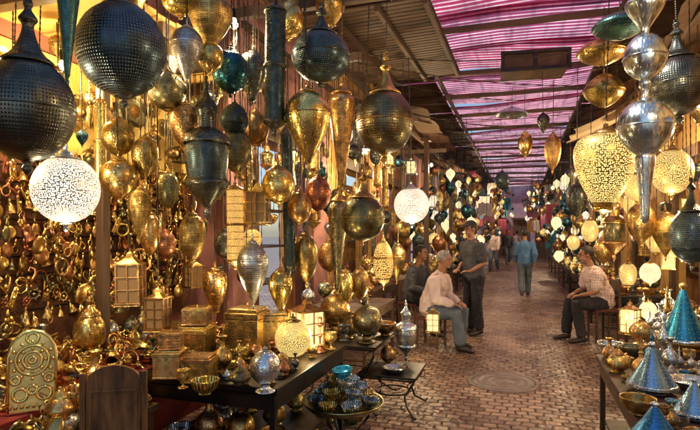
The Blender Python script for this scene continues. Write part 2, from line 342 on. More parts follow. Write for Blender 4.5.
MN={'brass':'brass','gold':'polished brass','goldp':'pierced gold-coloured','brassp':'pierced brass','brassr':'engraved brass','bronze':'dark bronze','bronzeo':'olive bronze','black':'blackened steel','gun':'perforated gunmetal','blue':'blued steel','silver':'silver plated','silvers':'polished silver','silverp':'pierced silver','silverf':'fluted silver','goldf':'fluted brass','copper':'copper','green':'green-blue patinated brass','teal':'blue metal','litw':'lit pierced silver','litg':'lit pierced gold','lita':'lit amber glass','opal':'lit white glass'}
KN={'globe':'globe lantern','neck':'long-necked globe lantern','drop':'teardrop lantern','egg':'egg-shaped lantern','tube':'long tube lantern','cone':'long cone lantern','urn':'urn-shaped lantern','bell':'tiered bell lantern','saucer':'saucer lampshade','dome':'dome lampshade','box':'square glass lantern'}
TRIM={'black':'bronze','gun':'bronze','blue':'black','silver':'silver','silverp':'silver','litw':'silver','opal':'brass','bronze':'bronze','bronzeo':'brass','teal':'brass','green':'green','copper':'copper'}
t=NT('clear_pane'); p=t.n('ShaderNodeBsdfPrincipled'); p.inputs['Base Color'].default_value=(.3,.2,.09,1); p.inputs['Roughness'].default_value=.12
t.l(t.bump(t.noise(12,2),.2,.01),p.inputs['Normal']); t.l(p.outputs[0],t.out.inputs[0]); M['paneoff']=t.m
nlant=[0]
def lantern(kind,loc,W,H,mat,to=3.5,rotz=None,lit=0,chain=True,group=None,label=None,small=False,where='hanging from a chain'):
    nlant[0]+=1
    k=K[kind]; rz=R.uniform(0,6.28) if rotz is None else rotz
    e=ob({'saucer':'lampshade','dome':'lampshade'}.get(kind,'hanging_lantern'),None,None,loc,(R.uniform(-.03,.03),R.uniform(-.03,.03),rz),(W,W,H/k['H']),
         label=label or f"{MN[mat]} {KN[kind]} {where}",cat='lantern',group=group)
    e.empty_display_size=.05
    for nm,me,b in k['parts']:
        if small and nm=='hanging_ring': continue
        if kind=='box' and b: mt=None if lit or mat.startswith('lit') else M['paneoff']
        else: mt=M[mat] if b else M[TRIM.get(mat,'gold' if mat in('litg','goldp','gold') else 'brass')]
        ob(nm,me,e,mat=mt)
    if chain and to>loc[2]+.02: ob('chain',chain_me,e,scale=(1/W,1/W,(to-loc[2])/(H/k['H'])))
    if lit: lampobj(e,(0,0,-k['H']-.12/(H/k['H'])),lit)
    occ.append((loc[0],loc[1],W/2,loc[2]-H,loc[2]))
    return e
def hang(kind,px,yt,yb,w,d,mat,to=3.5,**kw):
    p=at(px,yt,d); return lantern(kind,p,w/F*d,(yb-yt)/F*d,mat,to,**kw)
# ------------------------------------------------------------------ tabletop kinds (origin = base)
T={}
def L_(n,pr,b='brass',seg=26,sub=3,**k): return lathe(n,pr,M[b],seg,sub,**k)
T['bowl']=dict(H=.45,name='bowl',parts=[('bowl',L_('bowl',[(.0,0),(.22,.0),(.2,.05),(.38,.15),(.48,.32),(.5,.45),(.46,.44),(.36,.2),(.0,.08)]))])
T['plate']=dict(H=.1,name='plate',parts=[('dish',L_('dish',[(0,.02),(.3,.02),(.38,.05),(.5,.1),(.49,.09),(.38,.03),(.3,0),(0,0)],sub=2)),('medallion',L_('medallion',[(.12,.02),(.1,.05),(0,.06)],sub=2))])
T['vase']=dict(H=1.7,name='vase',parts=[('body',L_('body',[(0,0),(.28,0),(.3,.05),(.2,.12),(.3,.25),(.47,.5),(.5,.7),(.38,.95),(.16,1.15),(.12,1.4)])),('rim',L_('rim',[(.12,1.38),(.13,1.5),(.25,1.66),(.26,1.7),(.22,1.7),(.1,1.5)]))])
T['ball']=dict(H=1.35,name='table_lantern',parts=[('base',L_('base',[(0,0),(.3,0),(.32,.04),(.18,.1),(.14,.2),(.2,.24)])),('shade',lathe('shade',sph(.72,.5,168,16),M['brassp'],40,1)),('finial',L_('finial',[(.14,1.19),(.06,1.23),(.08,1.28),(0,1.35)]))])
T['teapot']=dict(H=1.15,name='teapot',parts=[('body',L_('body',[(0,0),(.25,0),(.26,.04),(.2,.08),(.38,.22),(.42,.42),(.3,.66),(.2,.76)])),('lid',L_('lid',[(.22,.75),(.2,.82),(.08,.98),(.03,1.02),(.05,1.08),(0,1.15)])),
  ('spout',tube('spout',[(.34,0,.3),(.5,0,.38),(.6,0,.6),(.72,0,.78)],[.08,.06,.04,.03],M['brass'])),('handle',tube('handle',[(-.2,0,.72),(-.4,0,.78),(-.58,0,.62),(-.56,0,.4),(-.38,0,.28)],.028,M['brass']))])
T['candle']=dict(H=2.2,name='candlestick',parts=[('base',L_('base',[(0,0),(.48,0),(.5,.06),(.3,.16),(.12,.26),(.08,.3)])),('stem',L_('stem',[(.08,.29),(.16,.4),(.08,.55),(.08,.9),(.2,1.05),(.08,1.2),(.07,1.6)])),('cup',L_('cup',[(.07,1.59),(.3,1.75),(.34,1.82),(.16,1.86),(.18,2.2),(.12,2.2),(.1,1.9)]))])
T['jbox']=dict(H=.62,name='jewellery_box',parts=[('body',boxes('body',[((0,0,.22),(1,.7,.42)),((0,0,.02),(1.04,.74,.04))],M['brassr'],.012)),('lid',boxes('lid',[((0,0,.5),(1.03,.73,.1)),((0,0,.57),(.86,.58,.06)),((0,0,.61),(.4,.3,.03))],M['brassr'],.018)),('clasp',boxes('clasp',[((0,-.372,.44),(.1,.02,.12))],M['gold'],.004))])
T['cube']=dict(H=1.0,name='metal_box',parts=[('body',boxes('body',[((0,0,.38),(1,1,.72)),((0,0,.03),(1.04,1.04,.06))],M['brassr'],.012)),('lid',boxes('lid',[((0,0,.82),(1.04,1.04,.14)),((0,0,.93),(.9,.9,.08))],M['brassr'],.02)),('clasp',boxes('clasp',[((0,-.525,.72),(.12,.02,.16))],M['gold'],.004)),('handle',torus('handle',(0,0,.97),.08,.02,M['gold'],'X',16,6))])
T['tagine']=dict(H=1.2,name='tagine_dish',parts=[('dish',L_('dish',[(0,0),(.3,0),(.32,.05),(.46,.12),(.5,.16),(.44,.18)])),('lid',lathe('lid',[(.47,.16),(.45,.2),(.34,.42),(.2,.7),(.1,.95),(.05,1.06)],M['teal'],40,3)),('rim',lathe('rim',[(.44,.15),(.49,.17),(.47,.21),(.43,.22)],M['silver'],40,1)),('knob',L_('knob',[(.05,1.04),(.03,1.07),(.08,1.12),(.06,1.17),(0,1.2)]))])
T['flask']=dict(H=2.4,name='perfume_flask',parts=[('body',L_('body',[(0,0),(.3,0),(.2,.08),(.42,.3),(.5,.6),(.4,.9),(.15,1.15),(.09,1.4)])),('stopper',L_('stopper',[(.09,1.39),(.16,1.45),(.08,1.55),(.13,1.75),(.06,1.95),(.03,2.2),(0,2.4)]))])
T['goblet']=dict(H=1.3,name='goblet',parts=[('foot',L_('foot',[(0,0),(.36,0),(.34,.05),(.1,.14),(.07,.4),(.12,.48)])),('cup',L_('cup',[(.1,.47),(.36,.6),(.48,.85),(.46,1.15),(.5,1.3),(.45,1.3),(.42,1.1),(.4,.8),(0,.6)]))])
T['samovar']=dict(H=2.6,name='samovar',parts=[('base',L_('base',[(0,0),(.4,0),(.4,.1),(.2,.2),(.16,.4)])),('urn',L_('urn',[(.16,.39),(.42,.6),(.5,.95),(.46,1.35),(.34,1.55),(.36,1.62)],seg=40)),('lid',L_('lid',[(.36,1.61),(.3,1.75),(.12,1.95),(.14,2.1),(.08,2.3),(.1,2.4),(0,2.6)])),
   ('handle',tube('handle',[(.4,0,1.4),(.62,0,1.4),(.64,0,1.05),(.47,0,1.0)],.03,M['gold'])),('handle',tube('handle',[(-.4,0,1.4),(-.62,0,1.4),(-.64,0,1.05),(-.47,0,1.0)],.03,M['gold'])),('tap',tube('tap',[(0,-.45,.75),(0,-.62,.75),(0,-.7,.65)],.04,M['gold']))])
for me in [p[1] for k in('jbox','cube') for p in T[k]['parts'] if p[0]in('body','lid')]:
    uvl=me.uv_layers.new(name='UVMap'); me.materials[0]=M['brassr']
    for poly in me.polygons:
        nrm=poly.normal
        for li in poly.loop_indices:
            c=me.vertices[me.loops[li].vertex_index].co
            uvl.data[li].uv=(c.y*.4,c.z*.4) if abs(nrm.x)>.6 else ((c.x*.4,c.z*.4) if abs(nrm.y)>.6 else (c.x*.4,c.y*.4))
TM=['brass','gold','brassr','brassr','gold','copper','silver','bronzeo','goldp','goldf','silverf','bronze']
def item(kind,loc,W,H=None,mat=None,rotz=None,label=None,group='brassware for sale on the stalls',where='on a stall table',lid=None,mats_=None):
    k=T[kind]; sz=(H/k['H']) if H else W
    mat=mat or R.choice(mats_ or TM)
    e=ob(k['name'],None,None,loc,(0,0,R.uniform(0,6.28) if rotz is None else rotz),(W,W,sz),label=label or f"small {MN[mat]} {k['name'].replace('_',' ')} {where}",cat=k['name'].replace('_',' '),group=group)
    e.empty_display_size=.04
    for nm,me in k['parts']:
        keep=(kind=='tagine' and nm in('lid','rim'))
        ob(nm,me,e,mat=(M[lid] if lid and nm=='lid' else None) if keep else M[mat])
    return e
def on(kind,px,yb,w,h,zt,mat=None,**kw):
    d=(EYE-zt)*F/(yb-232); p=at(px,yb,d); p.z=zt+.002
    return item(kind,p,w/F*d,h/F*d,mat,**kw)
def lit_table(kind,px,yb,w,h,zt,mat,lit=0,**kw):
    d=(EYE-zt)*F/(yb-232); p=at(px,yb,d); k=K[kind]; p.z=zt+h/F*d+.002
    e=lantern(kind,p,w/F*d,h/F*d,mat,0,chain=False,where='standing on a table',**kw); e.rotation_euler=(0,0,e.rotation_euler.z); e.name='table_lantern'
    if lit: lampobj(e,(0,-.9,-k['H']*.5),lit)
    return e
# ------------------------------------------------------------------ setting
def sheet(name,x0,x1,y0,y1,z,mat):
    bm=bmesh.new(); vs=[bm.verts.new(p) for p in((x0,y0,z),(x1,y0,z),(x1,y1,z),(x0,y1,z))]; bm.faces.new(vs); return me_from(bm,name,mat,False)
ob('ground',sheet('ground',-150,150,-150,150,0,M['ground']),label='brown brick paved souk ground worn smooth',cat='ground',kind='structure')
p=at(503,382,EYE*F/150)
e=ob('manhole_cover',None,None,(p.x,p.y,.0),(0,0,.75),label='round worn dark manhole cover set flush in the paving',cat='manhole cover')
ob('frame',lathe('frame',[(.33,.004),(.335,.012),(.375,.012),(.38,.002)],M['rust'],48,1),e)
ob('cover',lathe('cover',[(0,.012),(.1,.012),(.105,.006),(.13,.006),(.135,.012),(.2,.012),(.205,.006),(.23,.006),(.235,.012),(.32,.012),(.325,.003)],M['rust'],48,1),e)
def building(side,y0,y1,h,mat,door,nm):
    X=-2.9 if side<0 else 2.45
    s=side; e=ob('shop_building',None,None,(X,(y0+y1)/2,0),label=nm,cat='building',group='shop buildings lining the alley')
    w=y1-y0; ow=w*.62; oh=2.7; L=[]
    pw=(w-ow)/2
    for q in(-1,1): L.append(((s*.15,q*(ow/2+pw/2),oh/2),(.3,pw-.006,oh)))
    L.append(((s*.15,0,(oh+h)/2),(.3,w-.006,h-oh)))
    ob('wall',boxes('wall',L,mat,.0),e)
    ob('back_wall',boxes('bw',[((s*1.0,0,oh/2),(.1,ow+.2,oh))],M['ochre'],0),e)
    for q in(-1,1): ob('door',boxes('door',[((s*.06-s*.0,q*(ow/2-.12),oh/2-.05),(.05,.22,oh-.15))]+[((s*.06,q*(ow/2-.12),z),(.07,.16,.5)) for z in(.5,1.3,2.1)],door,.006),e)
    for z in(.9,1.4,1.9): ob('shelf',boxes('shelf',[((s*.6,0,z),(.5,ow-.1,.03))],M['wood'],.004),e)
    ob('lintel',boxes('lintel',[((-s*.03,0,oh+.08),(.12,ow+.3,.18))],M['wood'],.01),e)
    if h>4.6:
        ob('cornice',boxes('cornice',[((-s*.04,0,4.35),(.1,w-.02,.1)),((-s*.06,0,4.46),(.16,w-.02,.1))],mat,.01),e)
        for q in(-1,1): ob('window',boxes('win',[((-s*.01,q*w*.22,5.0),(.04,.6,.8))],M['wood'],.01),e)
    return e
mats=['pink','ochre','terra','pink','cream','ochre','pink','terra','cream','ochre','pink']
MN2=lambda m:m.replace('terra','terracotta')
y=4.7;i=0
while y<36:
    w=R.uniform(2.7,3.4); building(-1,y,y+w,5.2,M[mats[i%11]],R.choice([M['wood'],M['woodred']]),f"{MN2(mats[i%11])} plastered shop front with dark wooden doors"); y+=w;i+=1
y=-1;i=3
while y<36:
    w=R.uniform(2.7,3.4); mm='ochre' if 4<y<16 else mats[(i*3)%11]; building(1,y,y+w,R.uniform(5.2,5.8),M[mm],R.choice([M['wood'],M['woodred']]),f"{MN2(mm)} plastered shop front with lamps hung outside"); y+=w;i+=1
e=ob('shop_stall',None,None,(-3.3,2.2,0),label='open brassware shop with brown back wall and board ceiling coloured with yellow lamp glow',cat='shop')
ob('back_wall',boxes('bw',[((-.05,-2,1.05),(.1,9,2.1)),((-.05,-2,4.9),(.1,9,5.6))],M['terra'],0),e)  # wall raised and run back out of view to block the sun
ob('wall_hanging',boxes('wh',[((.02,0,1.5),(.03,4.8,1.4))],M['maroon'],.004),e)
ob('ceiling',boxes('ceil',[((.45,-2.4+.2*k,3.05+.012*(k%2)),(1.1,.19,.03)) for k in range(25)],M['yel'],.003),e)
for k in range(7): ob('ceiling_beam',boxes('cb',[((.45,-2+.7*k,2.98),(1.1,.09,.1))],M['wood'],.006),e)
for k in range(10): ob('display_rail',tube('rail',[(.075,-2.3,1.06+k*.125),(.075,2.3,1.06+k*.125)],.006,M['iron'],6),e)
ob('side_wall',boxes('sw',[((.25,2.45,1.6),(.5,.1,3.2))],M['pink'],0),e)
ob('back_panel',boxes('bp',[((0.0,0,2.55),(.06,4.9,.7))],M['yel'],0),e)
ob('post',boxes('post',[((.5,.75,1.55),(.07,.07,3.1))],M['wood'],.01),e)
ob('post',boxes('post',[((.5,2.3,1.55),(.09,.09,3.1))],M['woodred'],.01),e)
e=ob('end_building',None,None,(.3,37,0),label='building with shops closing the alley, pinkish haze in its colour',cat='building')
ob('wall',boxes('ew',[((0,.3,3),(12,.6,6))],M['cream'],0),e)
ob('parapet',boxes('par',[((0,-.05,6.1),(12,.8,.2))],M['cream'],.01),e)
for q in(-1.7,-.3,1.1): ob('door',boxes('sh',[((q,-.03,1.2),(.9,.06,2.4)),((q,-.08,2.5),(1.1,.12,.12))],M['wood'],.004),e)
# roof sheets
y=4.2;i=0
while y<35:
    L=R.uniform(1.3,2.1); x0=-2.3+R.uniform(-.15,.15); x1=1.9+R.uniform(-.1,.15)
    z=4.62+.08*(i%2)+R.uniform(-.03,.03); rt=(R.uniform(-.02,.02),R.uniform(-.03,.03),R.uniform(-.02,.02))
    bm=bmesh.new(); ny=int(L/.021); g=[]
    for j in range(ny+1):
        yy=L*j/ny; zz=.015*math.sin(2*math.pi*yy/.13); g.append([bm.verts.new((x,yy,zz+.05*math.sin(x*1.3+i))) for x in(x0,-.9,-.3,.3,.8,x1)])
    for a,b in zip(g,g[1:]):
        for k in range(5): bm.faces.new((a[k],a[k+1],b[k+1],b[k]))
    ob('roof_sheet',me_from(bm,'roof_sheet',M['roof']),None,(0,y,z),rt,label='weathered red and magenta corrugated roof sheet over the alley',cat='roof sheet',group='corrugated roof sheets over the alley')
    y+=L-.22; i+=1
for sx,(xa,xb) in((-1,(-2.88,-1.55)),(1,(1.25,2.43))):
    y=4.8
    while y<33:
        ob('roof_panel',boxes('rp',[(((xa+xb)/2,.1+.2*k,0),(xb-xa,.185,.02)) for k in range(13)],M['plank'],.003),None,(0,y,4.5+R.uniform(-.02,.02)),(0,R.uniform(-.01,.01),0),label='plank panel covering a stretch of the roof',cat='roof panel',group='plank panels in the roof'); y+=2.66
def beam(a,b,r=(.07,.09),mat='woody',lab='rough wooden beam spanning the alley',nm='wooden_beam'):
    a=Vector(a);b=Vector(b); d=b-a; L=d.length
    me=boxes('beam',[((0,L/2,0),(r[0],L,r[1]))],M[mat],.006)
    rot=d.to_track_quat('Y','Z').to_euler(); return ob(nm,me,None,a,rot,label=lab,cat='beam',group='beams holding up the roof')
yy=5.9
while yy<34: beam((-2.88,yy,4.44+R.uniform(-.03,.03)),(2.43,yy+R.uniform(-.2,.2),4.44+R.uniform(-.03,.03)),(.06,.08)); yy+=R.uniform(1.5,2.3)
for x in(-1.4,1.2): beam((x,4.6,4.36),(x,33,4.36),(.06,.07))
for x in(-.75,-1.1,-1.55,-2.0,-2.45): beam((x,.6,3.54),(x,4.05,3.54),(.05,.07))
for x in(-2.0,-2.45): beam((x,4.3,3.54),(x,24,3.54),(.05,.07))
for x in(1.0,1.35,1.9): beam((x,1,3.54),(x,4.2,3.54),(.05,.07))
for x in(1.5,2.0): beam((x,4.3,3.54),(x,24,3.54),(.05,.07))
for yb in(.7,3.95): beam((-2.88,yb,3.47),(-.6,yb,3.47))
for yb in(1.1,3.9,6.5,9.5,13,17,21): beam((.85 if yb<5 else 1.3,yb,3.47),(2.43,yb,3.47))
for yb in(5.3,8.5,12,16,20,23.5): beam((-2.88,yb,3.47),(-1.6,yb,3.47))
e=ob('slat_canopy',None,None,(-1.68,6.75,4.02),(.03,-.03,0),label='brown slatted wooden panel above the lantern shop',cat='canopy')
ob('slats',boxes('sl',[((0,-1.45+.1*k,0),(1.6,.075,.02)) for k in range(30)],M['plank'],.003),e)
for x in(-.76,-.25,.25,.76): ob('joist',boxes('jo',[((x,0,-.045),(.05,3.0,.06))],M['woody'],.004),e)
p=at(533,66,8.2)
e=ob('wooden_crate',None,None,p,(0,0,.1),label='dark brown framed crate slung under the roof beams',cat='crate')
ob('box',boxes('bx',[((0,0,0),(.95,.6,.28))],M['woody'],.01),e)
ob('frame',boxes('fr',[((0,-.31,.13),(1.02,.05,.05)),((0,-.31,-.13),(1.02,.05,.05)),((-.48,-.312,0),(.05,.05,.22)),((.48,-.312,0),(.05,.05,.22)),((0,-.312,0),(.05,.05,.22))],M['iron'],.006),e)
for q in(-.4,.4): ob('rope',tube('rope',[(q,0,.13),(q,0,4.42-p.z)],.008,M['wire'],6),e)
def awning(x0,x1,y0,y1,z0,z1,mat,lab):
    bm=bmesh.new(); n=14; g=[]; ph=R.uniform(0,6)
    for j in range(n+1):
        v=j/n; g.append([bm.verts.new((x0+(x1-x0)*u+(.03*math.sin(v*13+ph)*(u>.9)),y0+(y1-y0)*v,z0+(z1-z0)*u-.10*math.sin(math.pi*u)*(.6+.4*math.sin(v*9+ph))+.02*math.sin(v*17+u*5))) for u in[k/8 for k in range(9)]])
    for a,b in zip(g,g[1:]):
        for k in range(8): bm.faces.new((a[k],a[k+1],b[k+1],b[k]))
    ob('awning',me_from(bm,'awning',mat),None,label=lab,cat='awning',group='awnings over the stalls')
yy=8.6
while yy<34: awning(-2.9,-1.55 if yy<22 else -1.0,yy,yy+2.55,4.0,3.65+R.uniform(-.3,.15) if yy>12 else 3.7,R.choice([awn,M['thatch'],awn,CL[5]] if yy>18 else [awn,M['thatch']]),'sagging brown canvas awning over a stall'); yy+=2.6
yy=4.6
while yy<34: awning(2.45,1.3 if yy<22 else .85,yy,yy+2.45,4.1,3.7+R.uniform(-.3,.15),R.choice([awn,M['thatch'],CL[3]] if yy>18 else [awn,M['thatch']]),'sagging matting awning over a stall'); yy+=2.5
awning(2.45,.6,5.0,6.0,3.85,4.1,M['thatch'],'ragged reed matting hanging over the alley')
awning(2.4,.72,7.6,8.9,3.85,3.0,awnc,'tan canvas awning sloping out over a stall')
for (x,y) in((-1.75,10.2),(-1.7,13.6),(-1.65,17.5),(1.6,10.2),(1.6,13.5),(1.5,18)):
    ob('wooden_post',boxes('post',[((0,0,1.75),(.09,.09,3.5)),((0,0,.05),(.16,.16,.1)),((0,0,3.42),(.18,.18,.08))],M['wood'],.01),None,(x,y,0),label='dark wooden post holding a stall canopy',cat='post',group='posts along the stalls')
for k in range(12):
    y0=R.uniform(4.5,16); a=Vector((-2.6,y0,R.uniform(3.6,4.2))); b=Vector((2.3,y0+R.uniform(-1,4),R.uniform(3.7,4.2)))
    sg=R.uniform(.15,.5); pts=[a.lerp(b,t/12)+Vector((0,0,-sg*math.sin(math.pi*t/12))) for t in range(13)]
    ob('electric_cable',tube('cable',pts,.007,M['wire'],5),None,label='thin black electric cable sagging across the alley',cat='cable',group='cables across the alley')
for k in range(52):
    s=R.choice([-1,1]); y0=R.uniform(18,36); x=s*R.uniform(.55 if y0>27 else 1.05,1.7); w=R.uniform(.3,.6);h=R.uniform(.4,.9); bm=bmesh.new(); g=[]
    for j in range(9):
        g.append([bm.verts.new((.04*math.sin(j*1.9),w*j/8-w/2,0)),bm.verts.new((.07*math.sin(j*1.9+.6),w*j/8-w/2,-h*.5)),bm.verts.new((.08*math.sin(j*1.7+1),w*j/8-w/2,-h-.05*math.sin(j)))])
    for a,b in zip(g,g[1:]):
        for q in(0,1): bm.faces.new((a[q],a[q+1],b[q+1],b[q]))
    ob('hanging_textile',me_from(bm,'tx',CL[R.randrange(6)]),None,(x,y0,R.uniform(1.6,3.7)),(0,0,R.uniform(.6,1.9)),label='coloured cloth hung up for sale above a stall',cat='textile',group='textiles hung along the alley')
# ------------------------------------------------------------------ tables
def table(x0,x1,y0,y1,z,mat='iron',lab='black iron stall table with thin legs',cloth=None,shelf=0):
    cx,cy=(x0+x1)/2,(y0+y1)/2; w,l=x1-x0,y1-y0
    e=ob('stall_table',None,None,(cx,cy,0),label=lab,cat='table',group='stall tables')
    ob('table_top',boxes('top',[((0,0,z-.02),(w,l,.04))],M[mat],.006),e)
    for sx in(-1,1):
        for sy in(-1,1): ob('leg',boxes('leg',[((sx*(w/2-.04),sy*(l/2-.04),(z-.04)/2),(.035,.035,z-.04))],M[mat],.003),e)
    ob('apron',boxes('apron',[((0,s*(l/2-.03),z-.09),(w-.09,.02,.08)) for s in(-1,1)]+[((s*(w/2-.03),0,z-.09),(.02,l-.09,.08)) for s in(-1,1)],M[mat],.002),e)
    if shelf: ob('shelf',boxes('sf',[((0,0,shelf-.015),(w-.1,l-.1,.03))],M[mat],.004),e)
    else: ob('stretcher',boxes('st',[((0,s*(l/2-.04),.16),(w-.1,.02,.02)) for s in(-1,1)]+[((0,0,.16),(.02,l-.1,.02))],M[mat],.002),e)
    if cloth:
        bm=bmesh.new(); box_bm(bm,(0,0,z+.005),(w+.03,l+.03,.01),.004); box_bm(bm,(w/2+.02,0,z-.2),(.012,l+.02,.42),.004); ob('tablecloth',me_from(bm,'tc',M[cloth],False),e)
    return e
def scroll_table(cx,cy,w,l,z,lab,mid=0):
    e=ob('iron_table',None,None,(cx,cy,0),label=lab,cat='table')
    ob('table_top',boxes('top',[((0,0,z-.01),(w,l,.02))],M['iron'],.004),e)
    bm=bmesh.new()
    for s in(-1,1): tube_bm(bm,[(s*(w/2-.02),-l/2+.02,z-.035),(s*(w/2-.02),l/2-.02,z-.035)],.008,6); tube_bm(bm,[(-w/2+.02,s*(l/2-.02),z-.035),(w/2-.02,s*(l/2-.02),z-.035)],.008,6)
    ob('rim',me_from(bm,'rim',M['iron']),e)
    for sx in(-1,1):
        for sy in(-1,1):
            bm=bmesh.new(); X=w/2-.03;Y=l/2-.03
            P=[(1,1,z-.03),(1.02,1.02,z*.85),(.82,.82,z*.66),(.62,.62,z*.45),(.72,.72,z*.22),(1.0,1.0,z*.06),(1.1,1.1,.012),(1.16,1.16,.03)]
            tube_bm(bm,[(sx*X*a,sy*Y*b,c) for a,b,c in P],.009,6)
            tube_bm(bm,[(sx*X*(.95-.16*math.sin(t*.7)*1.0),sy*Y*.95,z-.05-.1*z*(1-math.cos(t*.7))) for t in range(8)],.005,5)
            ob('leg',me_from(bm,'leg',M['iron']),e)
    bm=bmesh.new(); torus_bm(bm,(0,0,z*.45),min(w,l)*.3,.007,'Z',28,6); ob('stretcher',me_from(bm,'st',M['iron']),e)
table(-3.2,-2.25,1.2,3.9,.72,'wood','wooden stall table heaped with brass trinkets','red')
table(-2.22,-1.97,1.3,2.5,.62,'wood','narrow wooden bench heaped with brass pieces')
table(-2.2,-1.25,2.55,3.75,.75,shelf=.3)
scroll_table(-1.58,4.72,.78,.75,.6,'wrought iron table with curved legs holding globe lanterns')
scroll_table(-1.1,4.62,.52,.55,.36,'low wrought iron table with scrolled legs')
table(.53,1.6,1.4,4.2,.7,'wood','dark wooden table crowded with blue metal tagines and brassware',shelf=.25)
table(1.1,1.9,4.7,6.6,.7,'wood','wooden stall table with lit lamps',shelf=.25)
yy=5.5
while yy<23:
    l=R.uniform(1.3,1.9)
    if not(6.0<yy<9.6) : table(-2.5,-1.6,yy,yy+l,.7,R.choice(['iron','wood']),'stall table covered with small brassware')
    else: table(-2.7,-2.0,yy,yy+l,.75,'wood','stall table covered with small brassware')
    yy+=l+.25
yy=8.6
while yy<23:
    l=R.uniform(1.3,1.9); table(1.15,2.1,yy,yy+l,.65,R.choice(['iron','wood']),'stall table covered with small brassware'); yy+=l+.25
placed=[]
def scatter(x0,x1,y0,y1,z,n,s0,s1,kinds=None,where='on a stall table',mats_=None):
    tries=0;c=0
    while c<n and tries<n*14:
        tries+=1; x=R.uniform(x0,x1);y=R.uniform(y0,y1); s=R.uniform(s0,s1)
        if any(abs(z-q)<.12 and math.hypot(x-a,y-b)<(s+cc)*.5 for a,b,cc,q in placed): continue
        c+=1; placed.append((x,y,s,z)); k=R.choice(kinds or ['bowl','vase','teapot','candle','flask','goblet','ball','jbox','ball','vase'])
        item(k,(x,y,z+.002),s if k!='candle' else s*.7,where=where,mats_=mats_)
def trinkets():
    out=[]
    bm=bmesh.new(); torus_bm(bm,(0,0,-.04),.03,.006,'X',16,6); bmesh.ops.create_uvsphere(bm,u_segments=12,v_segments=8,radius=.016,matrix=Matrix.Diagonal((.6,1,1,1))); tube_bm(bm,[(0,0,.01),(0,0,.03),(.004,0,.05)],[.008,.012,.004]); out.append(('door_knocker',me_from(bm,'knocker',M['gold'])))
    bm=bmesh.new(); pts=[(0,.05*math.cos(a*.5)*(1-a*.06),.06*math.sin(a*.5)*(1-a*.06)) for a in range(12)]; tube_bm(bm,pts,[.004+.006*math.sin(i/11*3.1) for i in range(12)]); tube_bm(bm,[(0,.05,0),(0,.06,-.05),(0,.03,-.09),(0,.0,-.08)],[.009,.008,.006,.004]); out.append(('scroll_bracket',me_from(bm,'bracket',M['gold'])))
    out.append(('hand_bell',lathe('hand_bell',[(0,.06),(.008,.05),(.006,.03),(.012,.02),(.022,.005),(.026,-.02),(.036,-.04),(.034,-.04),(.02,-.01)],M['gold'],20,3)))
    bm=bmesh.new(); torus_bm(bm,(0,0,.035),.018,.005,'X',14,6); tube_bm(bm,[(0,0,.018),(0,0,-.06)],.0055); box_bm(bm,(0,.013,-.05),(.006,.02,.016),.001); torus_bm(bm,(0,0,.012),.007,.004,'Z',10,5); out.append(('brass_key',me_from(bm,'key',M['brass'])))
    bm=bmesh.new(); torus_bm(bm,(0,0,0),.03,.007,'X',16,6); 
    for a in range(8): tube_bm(bm,[(0,.032*math.cos(a*.785),.032*math.sin(a*.785)),(0,.05*math.cos(a*.785),.05*math.sin(a*.785))],[.008,.002],6)
    bmesh.ops.create_uvsphere(bm,u_segments=10,v_segments=8,radius=.014); out.append(('brass_rosette',me_from(bm,'rosette',M['gold'])))
    bm=bmesh.new(); box_bm(bm,(0,0,0),(.006,.035,.1),.003); bmesh.ops.create_uvsphere(bm,u_segments=10,v_segments=8,radius=.012,matrix=Matrix.Translation((.012,0,.01))); torus_bm(bm,(.008,0,-.03),.01,.003,'X',12,5); bmesh.ops.create_uvsphere(bm,u_segments=10,v_segments=8,radius=.02,matrix=Matrix.Translation((0,0,.055))@Matrix.Diagonal((.3,1,1,1))); out.append(('lock_plate',me_from(bm,'lockplate',M['gold'])))
    bm=bmesh.new()
    for s in(-1,1): tube_bm(bm,[(0,0,-.05),(0,s*.02,-.02),(0,s*.045,0),(0,s*.05,.03),(0,s*.03,.05),(0,s*.015,.035),(0,s*.025,.022)],[.01,.009,.008,.007,.006,.005,.004],6)
    bmesh.ops.create_uvsphere(bm,u_segments=10,v_segments=8,radius=.016,matrix=Matrix.Translation((.004,0,-.01))); tube_bm(bm,[(0,0,-.05),(0,0,-.09)],[.01,.003],6); out.append(('curtain_hook',me_from(bm,'hook',M['brass'])))
    bm=bmesh.new(); bmesh.ops.create_uvsphere(bm,u_segments=16,v_segments=10,radius=.035,matrix=Matrix.Translation((0,0,-.02))@Matrix.Diagonal((.35,1,1.25,1))); torus_bm(bm,(.004,0,-.02),.03,.005,'X',20,6); tube_bm(bm,[(0,0,.02),(0,0,.06)],[.01,.006],6); torus_bm(bm,(0,0,.07),.012,.003,'X',12,5); out.append(('brass_medallion',me_from(bm,'medal',M['brass'])))
    return out
TR=trinkets()
def trinket(loc,rot,s,g,where,ks=None,mt=None):
    nm,me=R.choice(TR if ks is None else [TR[i] for i in ks]); ob(nm,me,None,loc,rot,(s,s*R.uniform(.9,1.1),s*R.uniform(.9,1.2)),mat=M[mt or R.choice(['gold','gold','gold','brass','goldp','copper','bronzeo'])],label=f"small brass {nm.replace('brass_','').replace('_',' ')} {where}",cat=nm.replace('_',' '),group=g)
for r in range(10):
    ks=[[2,2,2,0],[5,5,4],[6,6,1],[2,2,7],[0,0,7],[7,4,7],[2,2,5],[6,0,6],[5,2,5],[7,7,2]][r]
    stp=R.uniform(.074,.088)
    for c in range(int(3.05/stp)):
        trinket((-3.195+R.uniform(-.008,.02),1.5+c*stp+R.uniform(-.02,.02),1.02+r*.125+R.uniform(-.03,.03)),(R.uniform(-.35,.35),0,R.uniform(-.4,.4)),R.uniform(.75,1.3),'brass trinkets hung on the shop wall','hung on the shop wall',ks)
